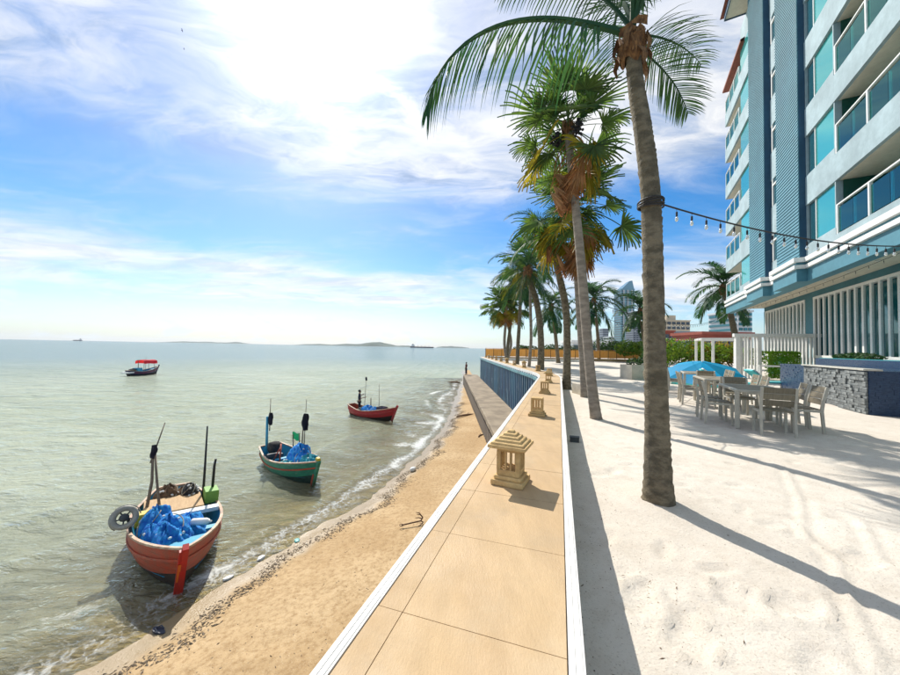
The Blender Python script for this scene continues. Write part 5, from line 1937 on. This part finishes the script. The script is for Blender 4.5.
def pole(parent, pts, r0, r1, m=None, name='pole'):
    n = len(pts)
    return MB().tube(pts, [r0 + (r1 - r0) * i / (n - 1) for i in range(n)], 7).build(name, m or P_POLE, parent, True)
def cloth(parent, c, w, h, m, seed=0, name='flag', wrap=False):
    rows = []
    rnd = random.Random(seed)
    for i in range(7):
        row = []
        for j in range(9):
            a = 2 * PI * j / 8
            q = (.6 + .4 * math.sin(PI * (i + .6) / 7)) * (1 + .25 * math.sin(3 * a + i + seed))
            row.append(Vector(c) + Vector((w * .5 * q * math.cos(a), w * .35 * q * math.sin(a), -h * i / 6)))
        rows.append(row)
    return MB().grid(rows).build(name, m, parent, True)

def reel(parent, c, R):
    """net hauler: spoked wheel on a bracket, axle along local X"""
    h = MB()
    M = Matrix.Translation(c) @ Matrix.Rotation(rad(-8), 4, 'Z') @ Matrix.Rotation(rad(68), 4, 'Y')
    def ring(R1, z0, w):
        m = MB().lathe([(R1 - w, z0 - .03), (R1, z0 - .035), (R1 + .012, z0), (R1, z0 + .035), (R1 - w, z0 + .03), (R1 - w, z0 - .03)], 28, cap=False)
        m.v = [tuple(M @ Vector(p)) for p in m.v]
        return m
    w = ring(R, 0, .10).build('wheel', P_STEEL, parent, True)
    ax = MB().lathe([(.075, -.09), (.085, -.02), (.085, .05), (.05, .09)], 12)
    ax.v = [tuple(M @ Vector(p)) for p in ax.v]
    ax.build('hub', P_RUBBER, w, True)
    for k in range(5):
        a = 2 * PI * k / 5
        s = MB().tube([M @ Vector((.06 * math.cos(a), .06 * math.sin(a), 0)), M @ Vector(((R - .09) * math.cos(a), (R - .09) * math.sin(a), 0))], .016, 6)
        s.build('spoke', P_RUBBER, w)
    hp = MB().tube([M @ Vector((R * 1.12 * math.cos(a), R * 1.12 * math.sin(a), -.08)) for a in np.linspace(rad(100), rad(330), 16)], .012, 6)
    hp.build('guard_hoop', P_STEEL, w, True)
    b = MB().bar(Vector(c) + Vector((0, .06, -.02)), Vector(c) + Vector((-.03, .16, -R - .22)), .06, .05)
    b.build('bracket', P_RUBBER, parent)

def heading(deg):     # bow -> stern direction given as degrees from +Y towards +X; returns yaw with +X to the bow
    a = rad(deg)
    d = -Vector((math.sin(a), math.cos(a), 0))
    return math.atan2(d.y, d.x), d

# --- orange boat
rz, d = heading(-41)
L1, B1 = 4.3, 1.84
bow = Vector((-5.28, 6.88, SEA_Z))
loc = bow - d * (L1 / 2 + .10)
b1, pt, sheer, half = make_boat('orange red wooden fishing boat piled with blue nets, bow near the beach', loc, rz, L1, B1, .60, .26,
        [P_OR, P_DARK, P_CREAM, P_BLUE, P_RED, P_OR], bow_rise=.30, stern_rise=.10, stern_w=.42, rake=.30, post=.08, roll=rad(-3))
m = MB()
m.bar((L1 / 2 - .02, -.02, -.20), (L1 / 2 + .34, -.02, .90), .15, .07, (1, 0, 0))
m.build('rudder_board', P_RED, b1)
MB().bar((L1 / 2 + .01, -.062, -.12), (L1 / 2 + .30, -.062, .62), .05, .02, (1, 0, 0)).build('orange_stripe', mat('orange_stripe', (0.62, 0.13, 0.02), .5), b1)
reel(b1, (.45, -.98, 1.02), .235)
pole(b1, [(-.75, -.62, .4), (-1.05, -.55, 1.3), (-1.30, -.60, 2.15)], .040, .028)
pole(b1, [(-.60, -.30, .4), (-.95, -.45, 1.3), (-1.22, -.55, 2.02)], .035, .025)
pole(b1, [(-1.18, -.62, 1.75), (-1.50, -.40, 2.75)], .022, .012)
cloth(b1, (-1.24, -.58, 2.2), .20, .34, P_FLAG, 1, 'lashing')
pole(b1, [(-1.15, .62, .4), (-1.25, .60, 1.5), (-1.32, .57, 2.6)], .038, .020, MATS['black_cable'], 'antenna_pole')
pole(b1, [(-.95, .80, .4), (-1.02, .80, 1.5), (-.88, .80, 1.72)], .040, .028, MATS['black_cable'], 'exhaust_pipe')
MB().bbox(-1.35, -.25, -.66, .56, .66, .72, .01).build('engine_cover', P_PLY, b1)
MB().bbox(-1.33, -.27, -.64, .54, .14, .655, .01).build('engine_box', P_PLY, b1)
MB().bbox(-.22, .02, -.84, .86, .60, .70, .01).build('white_beam', M_WHITE, b1)
MB().bbox(-1.1, -.6, .60, .92, .60, .92, .015).build('green_box', mat('leaf_green_box', (0.16, 0.33, 0.05), .6), b1)
MB().bbox(-.25, .05, -.80, -.50, .55, .86, .03).build('yellow_can', P_YEL, b1)
def in_boat(loc, rz, x, y, z): return Vector(loc) + Vector((x * math.cos(rz) - y * math.sin(rz), x * math.sin(rz) + y * math.cos(rz), z))
net_heap('net_pile', 'blue net heap filling the bow of the orange boat', in_boat(loc, rz, .72, -.08, .40), rz,
         [(.10, -.06, 0, .52, .44, .58), (-.32, -.28, 0, .42, .36, .68), (.46, -.14, .02, .42, .30, .54), (-.15, .32, 0, .46, .34, .42), (.50, .14, 0, .36, .24, .42), (.02, -.38, .12, .32, .20, .38)], M_NET, 3)
net_heap('net_pile', 'brown net heap on the stern of the orange boat', in_boat(loc, rz, -1.60, .0, .34), rz,
         [(0, -.12, 0, .34, .38, .56), (.05, .22, 0, .30, .30, .44)], M_NETB, 5)
net_heap('tarp_bundle', 'black tarpaulin bundle on the stern of the orange boat', in_boat(loc, rz, -1.42, .36, .62), rz, [(0, 0, 0, .26, .20, .30)], M_NETD, 6, 'bundle')
r = thing('jerry_can', 'pale plastic bottle lying on the blue nets of the orange boat', 'bottle', in_boat(loc, rz, 1.0, .42, .78), rz + rad(50))
MB().tube([(-.22, 0, 0), (-.20, 0, 0), (.12, 0, .02), (.17, 0, .02), (.20, 0, .02), (.24, 0, .02)], [.05, .075, .075, .06, .025, .025], 10).build('bottle', M_FOAMBOX, r, True)

# --- green boat
rz, d = heading(-50)
L2, B2 = 3.5, 1.50
bow = Vector((-4.80, 12.3, SEA_Z))
loc = bow - d * (L2 / 2 + .05)
b2, pt, sheer, half = make_boat('green wooden fishing boat with cream gunwale and dark flags', loc, rz, L2, B2, .56, .20,
        [P_GREEN, P_DKG, P_CREAM, P_BLUE, P_GREEN, P_OR], bow_rise=.26, stern_rise=.14, stern_w=.60, rake=.34, post=.05)
MB().bbox(L2 / 2 + .22, L2 / 2 + .42, -.06, .06, .86, .96, .02).build('bow_cap', P_YEL, b2)
MB().bar((L2 / 2 - .1, 0, -.28), (L2 / 2 + .12, 0, .36), .13, .10, (1, 0, 0)).build('red_forefoot', P_OR, b2)
pole(b2, [(-1.52, -.30, .4), (-1.54, -.30, 2.0)], .055, .045, P_BLUE, 'mast')
pole(b2, [(-1.48, -.22, 1.4), (-1.45, -.22, 2.75)], .022, .012)
cloth(b2, (-1.45, -.20, 2.15), .24, .50, P_FLAG, 4)
pole(b2, [(-.35, .60, .4), (-.25, .62, 1.9)], .028, .02)
pole(b2, [(-.20, .62, .4), (-.10, .64, 2.75)], .022, .010)
cloth(b2, (-.14, .64, 2.15), .34, .66, P_FLAG, 5)
pole(b2, [(-.75, .45, .4), (-.78, .45, 1.25)], .025, .02)
pole(b2, [(-.35, .52, .4), (-.40, .52, 1.35)], .025, .02)
fl = MB().grid([[Vector((-.85 + .5 * j / 5, .45 + .07 * j / 5, 1.34 - .30 * i / 3 + .03 * math.sin(j * 1.5))) for j in range(6)] for i in range(4)])
fl.build('green_pennant', leaf_mat('green_cloth', (0.01, 0.20, 0.12), (0.02, 0.24, 0.14), .25, .8), b2, True)
m = MB()
m.lathe([(.04, -.22), (.24, -.20), (.26, 0), (.24, .2), (.04, .22)], 14)
m.v = [(x - 1.15, z * .9 - .15, y * .9 + .78) for x, y, z in m.v]
m.build('winch_drum', M_NETD, b2, True)
MB().bbox(-1.35, -.95, -.45, .15, .15, .50, .02).build('engine_box', P_RUBBER, b2)
pole(b2, [(-.62, -.42, .35), (-.28, -.30, .92)], .03, .025, P_OR)
pole(b2, [(-.10, -.38, .35), (-.42, -.20, 1.05)], .035, .03, P_OR)
net_heap('net_pile', 'bright blue net heap amidships in the green boat', in_boat(loc, rz, .25, .18, .28), rz,
         [(0, .05, 0, .55, .46, .74), (.45, .0, 0, .42, .42, .58), (-.35, .15, 0, .4, .4, .55)], M_NET, 8)
net_heap('net_pile', 'teal net spread over the bow of the green boat', in_boat(loc, rz, 1.0, .10, .48), rz,
         [(0, .12, 0, .42, .40, .34), (-.55, -.45, -.1, .42, .26, .22)], M_NETG, 9)

# --- red boat
rz, d = heading(-60)
L3, B3 = 3.6, 1.35
bow = Vector((-3.75, 22.85, SEA_Z))
loc = bow - d * (L3 / 2 + .10)
loc3, rz3 = loc, rz
b3, pt, sheer, half = make_boat('crimson fishing boat with a man standing in its stern', loc, rz, L3, B3, .54, .18,
        [P_CRIM, P_DARK, P_CREAM, P_OR, P_CRIM, P_CRIM], bow_rise=.36, stern_rise=.26, stern_w=.50, rake=.42, post=.14)
pole(b3, [(-.20, .15, .2), (-.20, .15, 1.35)], .04, .03)
pole(b3, [(.42, .30, .2), (.44, .30, 2.35)], .022, .012)
pole(b3, [(-1.15, .50, .3), (-1.02, .52, 2.8)], .022, .010)
cloth(b3, (-1.02, .52, 2.75), .16, .26, P_FLAG, 7)
net_heap('net_pile', 'blue net heap amidships in the crimson boat', in_boat(loc, rz, -.05, -.05, .18), rz, [(-.25, -.05, 0, .6, .44, .62), (.4, 0, 0, .5, .40, .56)], M_NET, 12)
net_heap('net_pile', 'grey green net heap at the man\'s feet in the crimson boat', in_boat(loc, rz, -.85, -.08, .18), rz, [(0, 0, 0, .35, .38, .46)], net_mat('grey_net', (0.10, 0.15, 0.12), (0.18, 0.22, 0.18)), 13)
r = thing('fish_crate', 'dark blue fish crate in the bow of the crimson boat', 'crate', in_boat(loc, rz, .95, 0, .50), rz)
m = MB()
for a in ((-.28, .28, -.25, -.22), (-.28, .28, .22, .25), (-.28, -.25, -.218, .218), (.25, .28, -.218, .218)): m.box(*a, 0, .36)
m.build('sides', P_NAVY, r)
MB().box(-.249, .249, -.219, .219, .0, .03).build('bottom', P_NAVY, r)
for z in (.12, .24): MB().box(-.29, .29, -.262, -.251, z, z + .03).build('rib', P_NAVY, r)

# --- far boat with red canopy
loc = Vector((-46.3, 51.2, SEA_Z))
rz = rad(84)
b4, pt, sheer, half = make_boat('navy fishing boat with red awning moored out on the water', loc, rz, 4.0, 1.5, .58, .2,
        [P_NAVY, P_DARK, P_CREAM, P_BLUE, P_NAVY, P_CRIM], bow_rise=.55, stern_rise=.25, stern_w=.55, rake=.45, post=.25)
M_AWN = leaf_mat('red_awning_cloth', (0.45, 0.02, 0.04), (0.5, 0.03, 0.05), .3, .8)
for x in (-.25, 1.35):
    for y in (-.5, .5): pole(b4, [(x, y, .4), (x, y, 2.05)], .03, .03, name='awning_pole')
rows = [[Vector((-.45 + 2.0 * i / 6, y, 2.05 + .22 * math.cos(y * 1.7) + .04 * math.sin(i))) for y in (-.75, -.45, -.15, .15, .45, .75)] for i in range(7)]
rows = [[row[0] + Vector((0, -.04, -.42))] + row + [row[-1] + Vector((0, .04, -.42))] for row in rows]
MB().grid(rows).build('awning', M_AWN, b4, True)
pole(b4, [(.45, 0, .4), (.45, 0, 2.75)], .03, .02)
pole(b4, [(-.65, 0, .4), (-.65, 0, 2.35)], .03, .02)
MB().bar((-.95, 0, 2.25), (-.45, 0, 2.25), .05, .05).build('cross_bar', P_POLE, b4)
MB().bbox(-1.1, -.35, -.42, .42, .3, 1.1, .04).build('wheelhouse', P_BLUE, b4)
MB().bbox(-2.62, -1.7, -.58, .58, .44, .62, .02).build('stern_deck', M_WHITE, b4)
net_heap('net_pile', 'dark net heap in the stern of the boat with red awning', in_boat(loc, rz, -1.5, 0, .55), rz, [(0, 0, 0, .55, .45, .45)], M_NETD, 15)

# ---- people
M_SKIN = mat('skin', (0.26, 0.14, 0.085), .6)
def skinned(name, joints, bones, m, parent, root=0, sub=2):
    me = bpy.data.meshes.new(name)
    me.from_pydata([j[0] for j in joints], bones, [])
    o = inst(name, me, parent)
    sk = o.modifiers.new('Skin', 'SKIN')
    sk.use_smooth_shade = True
    for i, j in enumerate(joints):
        r_ = j[1]
        me.skin_vertices[0].data[i].radius = (r_, r_) if not isinstance(r_, tuple) else r_
        me.skin_vertices[0].data[i].use_root = (i == root)
    sb = o.modifiers.new('Subdivision', 'SUBSURF')
    sb.levels = sb.render_levels = sub
    me.materials.append(m)
    return o
def person(label, loc, rz, shirt, trousers, l_arm, r_arm, stance=.10, hat=None):
    """standing figure 1.68 m, facing +Y; l_arm and r_arm give elbow, wrist points"""
    r = thing('person', label, 'person', loc, rz)
    J = [((0, 0, .93), (.135, .10)), ((0, .0, 1.10), (.125, .09)), ((0, -.01, 1.30), (.155, .10)), ((0, -.01, 1.41), (.09, .07)), ((0, .0, 1.47), .052), ((0, .02, 1.53), (.068, .075)), ((0, .02, 1.60), (.078, .092)), ((0, .01, 1.67), (.060, .07))]
    E = [(0, 1), (1, 2), (2, 3), (3, 4), (4, 5), (5, 6), (6, 7)]
    for sx, arm in ((-1, l_arm), (1, r_arm)):
        b = len(J)
        e, w = Vector(arm[0]), Vector(arm[1])
        hnd = w + (w - e).normalized() * .09
        J += [((sx * .17, -.01, 1.37), .055), (tuple(e), .040), (tuple(w), .028), (tuple(hnd), (.022, .038))]
        E += [(2, b), (b, b + 1), (b + 1, b + 2), (b + 2, b + 3)]
        for f in range(4):       # fingers
            fd = (w - e).normalized()
            sd = fd.cross(Vector((0, 1, .3))).normalized()
            tip = hnd + fd * (.075 - .008 * abs(f - 1.5)) + sd * (.022 * (f - 1.5))
            J.append((tuple(tip), .008))
            E.append((b + 3, len(J) - 1))
        J.append((tuple(w + (hnd - w) * .5 + Vector((0, .05, 0))), .009))
        E.append((b + 3, len(J) - 1))
        b = len(J)
        J += [((sx * .095, 0, .86), .090), ((sx * (.095 + stance * .3), .015, .48), .060), ((sx * (.095 + stance * .5), -.01, .10), .040), ((sx * (.10 + stance * .5), .03, .035), (.04, .035)), ((sx * (.11 + stance * .5), .15, .025), (.038, .022))]
        E += [(0, b), (b, b + 1), (b + 1, b + 2), (b + 2, b + 3), (b + 3, b + 4)]
    skinned('body', J, E, M_SKIN, r)
    # clothes follow the body
    J = [((0, 0, .90), (.152, .118)), ((0, 0, 1.10), (.142, .108)), ((0, -.01, 1.30), (.172, .118)), ((0, -.01, 1.43), (.085, .075))]
    E = [(0, 1), (1, 2), (2, 3)]
    for sx, arm in ((-1, l_arm), (1, r_arm)):
        b = len(J)
        sp, e = Vector((sx * .175, -.01, 1.375)), Vector(arm[0])
        J += [(tuple(sp), .068), (tuple(sp.lerp(e, .8)), .060)]
        E += [(2, b), (b, b + 1)]
    skinned('shirt', J, E, shirt, r)
    J = [((0, 0, .97), (.145, .112))]
    E = []
    for sx in (-1, 1):
        b = len(J)
        J += [((sx * .097, 0, .85), .102), ((sx * (.097 + stance * .3), .015, .48), .076), ((sx * (.097 + stance * .5), -.01, .13), .064)]
        E += [(0, b), (b, b + 1), (b + 1, b + 2)]
    skinned('trousers', J, E, trousers, r)
    hr = MB().lathe([(.088, -.06), (.094, -.02), (.090, .03), (.066, .075), (.02, .096)], 14)
    hr.v = [(x * .92, y * 1.08 - .012, z + 1.635) for x, y, z in hr.v]
    hr.build('hair', hat or mat('black_hair', (0.012, 0.010, 0.009), .6), r, True)
    fc = MB()
    for sx in (-1, 1): fc.lathe([(.004, -.006), (.011, 0), (.004, .006)], 8, (sx * .032, .112, 1.60))
    fc.build('eye', MATS['black_cable'], r)
    MB().add([(-.016, .105, 1.558), (.016, .105, 1.558), (0, .135, 1.562), (0, .108, 1.605)], [(0, 2, 3), (2, 1, 3), (0, 1, 2)]).build('nose', M_SKIN, r)
    return r
P_SHIRT = mat('navy_shirt', (0.018, 0.022, 0.05), .9, var=.3, vscale=20)
P_TROU = mat('dark_trousers', (0.014, 0.013, 0.016), .9)
P_SHIRT2 = mat('plum_shirt', (0.16, 0.035, 0.045), .9, var=.3, vscale=20)
P_TROU2 = mat('grey_trousers', (0.05, 0.04, 0.06), .9)
pp = in_boat(loc3, rz3, -1.12, -.05, .150)
person('man in dark clothes standing in the stern of the crimson boat', pp, rad(-70), P_SHIRT, P_TROU, ((-.33, .03, 1.22), (-.22, .20, 1.32)), ((.30, .06, 1.14), (.22, .30, 1.18)))
person('person in plum shirt standing at the end of the concrete walkway', (2.25, 45.2, -2.15), rad(60), P_SHIRT2, P_TROU2, ((-.25, -.02, 1.12), (-.24, .05, .86)), ((.25, .02, 1.12), (.20, .16, .92)))
# ================================================================== FAR THINGS
M_STEELH = mat('ship_hull', (0.05, 0.045, 0.06), .7, var=.2, coords='Object', vscale=.02)
M_SHIPR = mat('ship_red', (0.16, 0.04, 0.03), .7)
def ship(label, u, dist, L, H, flip=1):
    p = at_y(u, 345, dist)
    r = thing('cargo_ship', label, 'ship', (p.x, dist, SEA_Z), 0, 'ships on the horizon')
    pl = [(-L / 2, -H), (L * .42, -H), (L / 2, 0), (L * .42, H), (-L / 2, H)]
    pl = [(x * flip, y * .8) for x, y in pl]
    MB().prism(pl if flip > 0 else pl[::-1], -2, H * .5).build('hull', M_STEELH, r)
    MB().prism([(x * 1.0, y * .98) for x, y in (pl if flip > 0 else pl[::-1])], H * .502, H * .62).build('upper_hull', M_SHIPR, r)
    x0 = flip * -L * .38
    MB().box(x0 - L * .06, x0 + L * .06, -H * .6, H * .6, H * .622, H * 1.6).build('superstructure', M_WHITE, r)
    MB().box(x0 - L * .035, x0 + L * .02, -H * .3, H * .3, H * 1.602, H * 2.0).build('funnel', M_STEELH, r)
    for k in range(4):
        x = flip * L * (-.18 + .16 * k)
        MB().box(x - 1.2, x + 1.2, -1.2, 1.2, H * .622, H * 1.35).build('crane_mast', M_STEELH, r)
ship('dark cargo ship on the horizon right of the islands', 422, 2600, 180, 14)
ship('faint grey ship far out on the open horizon', 77, 5200, 130, 17, -1)

# islands
M_ISL = mat('island_forest', (0.030, 0.060, 0.040), .95, col2=(0.05, 0.085, 0.05), vscale=.004, bump=.6, bscale=.02)
def island(label, u0, u1, dist, peaks, seed):
    a, b = at_y(u0, 345, dist), at_y(u1, 345, dist)
    W = b.x - a.x
    rnd = random.Random(seed)
    xs = np.linspace(0, 1, 90)
    ys = np.linspace(-1, 1, 17)
    rows = []
    for y in ys:
        row = []
        for x in xs:
            h = 0
            for (c, w_, hh) in peaks: h += hh * math.exp(-((x - c) / w_) ** 2)
            e = min(1, x / .05, (1 - x) / .05)
            e = max(0, e)
            n = float(fbm(np.array([x * 22 + seed]), np.array([y * 3.0]), 4)[0])
            z = h * (.55 + .75 * n) * e ** .6 * max(0, 1 - abs(y) ** 1.6)
            row.append((a.x + W * x, dist + y * W * .16, SEA_Z - 3 + z))
        rows.append(row)
    o = MB().grid(rows).build('island', M_ISL, None, True)
    tag(o, label, 'island', 'islands on the horizon')
island('long wooded island with a central peak on the sea horizon', 296, 420, 9000, [(.18, .16, 40), (.42, .09, 55), (.60, .09, 118), (.72, .10, 70), (.9, .08, 42)], 3)
island('low thin island strip left of the long wooded island', 158, 250, 14000, [(.3, .2, 55), (.6, .2, 48), (.85, .1, 60)], 7)
island('low islet strip beyond the cargo ship', 436, 470, 12000, [(.3, .3, 55), (.7, .3, 40)], 9)

# city behind the terrace
M_GLT = glass_mat('tower_glass', (0.16, 0.30, 0.36), .12, .4)
M_FLOORB = mat('tower_band', (0.50, 0.54, 0.56), .7)
M_GREYB = mat('grey_facade', (0.24, 0.27, 0.31), .8, var=.1, vscale=.05)
M_BANDS = mat('dark_glass_strip', (0.04, 0.055, 0.08), .3)  # one even dark tone for the city windows
M_CREAMB = mat('cream_facade', (0.56, 0.48, 0.36), .8, var=.08, vscale=.05)
M_BRICKR = mat('brick_red_facade', (0.28, 0.07, 0.045), .8, var=.12, vscale=.2)
def block(label, u0, u1, vtop, dist, depth, wall, win, floors, bays, rz=0, extra=None, cat='building'):
    a, b = at_y(u0, vtop, dist), at_y(u1, vtop, dist)
    W, Ht = b.x - a.x, (a.z + b.z) / 2
    r = thing('city_building', label, cat, ((a.x + b.x) / 2, dist, 0), rz, 'city buildings behind the terrace')
    MB().box(-W / 2, W / 2, 0, depth, 0, Ht).build('wall', wall, r)
    fh = Ht / floors
    bw = W / bays
    me = MB().box(-bw * .36, bw * .36, -.35, -.02, 0, fh * .55).mesh('window', win)
    for i in range(floors):
        for j in range(bays):
            inst('window', me, r, (-W / 2 + bw * (j + .5), 0, fh * i + fh * .25))
    ms = MB().box(-.36, -.02, 0, depth * .92, 0, fh * .5).mesh('side_window', win)
    for i in range(floors):
        inst('side_window', ms, r, (-W / 2, depth * .04, fh * i + fh * .25))
    MB().box(-W / 2 - .4, W / 2 + .4, -.5, depth + .4, Ht + .02, Ht + max(.8, Ht * .02)).build('roof_slab', wall, r)
    if extra: extra(r, W, Ht, depth)
    return r
def spire(r, W, H, dp):
    MB().add([(-W / 2, 0, H), (W / 2, 0, H), (W / 2, dp, H), (-W / 2, dp, H), (W * .30, dp * .3, H * 1.16), (W * .5, dp * .3, H * 1.17), (W * .5, dp * .7, H * 1.17), (W * .30, dp * .7, H * 1.16)],
             [(0, 1, 5, 4), (1, 2, 6, 5), (2, 3, 7, 6), (3, 0, 4, 7), (4, 5, 6, 7)]).build('crown', M_GLT, r)
    for k in range(3):
        x = -W / 2 + W * (.2 + .3 * k)
        MB().box(x - .8, x + .8, -1.2, -.4, 0, H).build('fin', M_FLOORB, r)
block('tall glass tower with slanted pointed crown behind the palms', 621, 634.5, 290, 620, 26, M_GLT, M_BANDS, 26, 3, 0, spire)
block('dark grey apartment tower beside the pointed glass tower', 633, 648, 312, 560, 24, M_GREYB, M_BANDS, 18, 5)
block('small distant grey tower low over the orange fence', 603, 608.5, 329, 900, 24, M_GREYB, M_BANDS, 10, 3)
block('pale low tower block beside the small distant grey tower', 609, 622, 337, 800, 30, M_FLOORB, M_BANDS, 5, 5)
def penthouse(r, W, H, dp):
    MB().box(-W * .28, W * .05, 2, dp * .8, H * 1.03, H * 1.18).build('penthouse', M_CREAMB, r)
block('cream apartment block with stepped roof right of the leaning trunk', 662, 690, 321, 260, 18, M_CREAMB, M_BANDS, 7, 6, 0, penthouse)
block('long low grey block with rows of windows', 672, 712, 333, 170, 14, M_GREYB, M_GLASS_D, 3, 10)
block('brick red low building at the foot of the cream block', 660, 674, 332, 150, 10, M_BRICKR, M_BANDS, 2, 3)
block('brick red low hall behind the white pergola', 702, 752, 335, 90, 12, M_BRICKR, M_BANDS, 1, 6)
block('white house roofline over the orange fence', 572, 612, 343, 110, 10, M_WHITE, M_BANDS, 1, 5)
block('pale balconied block seen between palm and hotel', 738, 752, 312, 140, 16, M_FLOORB, M_GLASS_D, 9, 3)

# two gulls
M_GULL = mat('gull_feathers', (0.10, 0.10, 0.11), .8)
for (u, v, y, s) in ((182, 30.5, 75, 1.0), (184, 49, 110, .8)):
    p = at_y(u, v, y)
    g = thing('bird', 'dark bird gliding high in the sky, ' + ('the larger of two' if s == 1 else 'the smaller of two'), 'bird', p, rad(30))
    MB().lathe([(.01, -.22), (.05, -.1), (.06, .05), (.02, .2)], 8).move((0, 0, 0), Matrix.Rotation(rad(90), 3, 'Y')).build('body', M_GULL, g, True)
    for sg in (-1, 1):
        MB().grid([[Vector((.08 - .12 * j, sg * .55 * i / 3, .12 * math.sin(i / 3 * 2.2))) for j in range(2)] for i in range(4)]).build('wing', M_GULL, g, True)
# ------------------------------------------------------------------ sea haze
mh = bpy.data.materials.new('haze')
mh.use_nodes = True
_n = NT(mh.node_tree)
mh.node_tree.nodes.clear()
_o = _n.n('ShaderNodeOutputMaterial')
_v = _n.n('ShaderNodeVolumePrincipled')
_v.inputs['Color'].default_value = (.86, .92, 1, 1)
_v.inputs['Density'].default_value = 2.2e-5
_v.inputs['Anisotropy'].default_value = .3
_n.l.new(_v.outputs[0], _o.inputs['Volume'])
_hz = MB().box(-31000, 31000, -200, 31000, -8.5, 330).build('haze', mh)
tag(_hz, 'thin pale sea haze over the water', 'haze', kind='stuff')
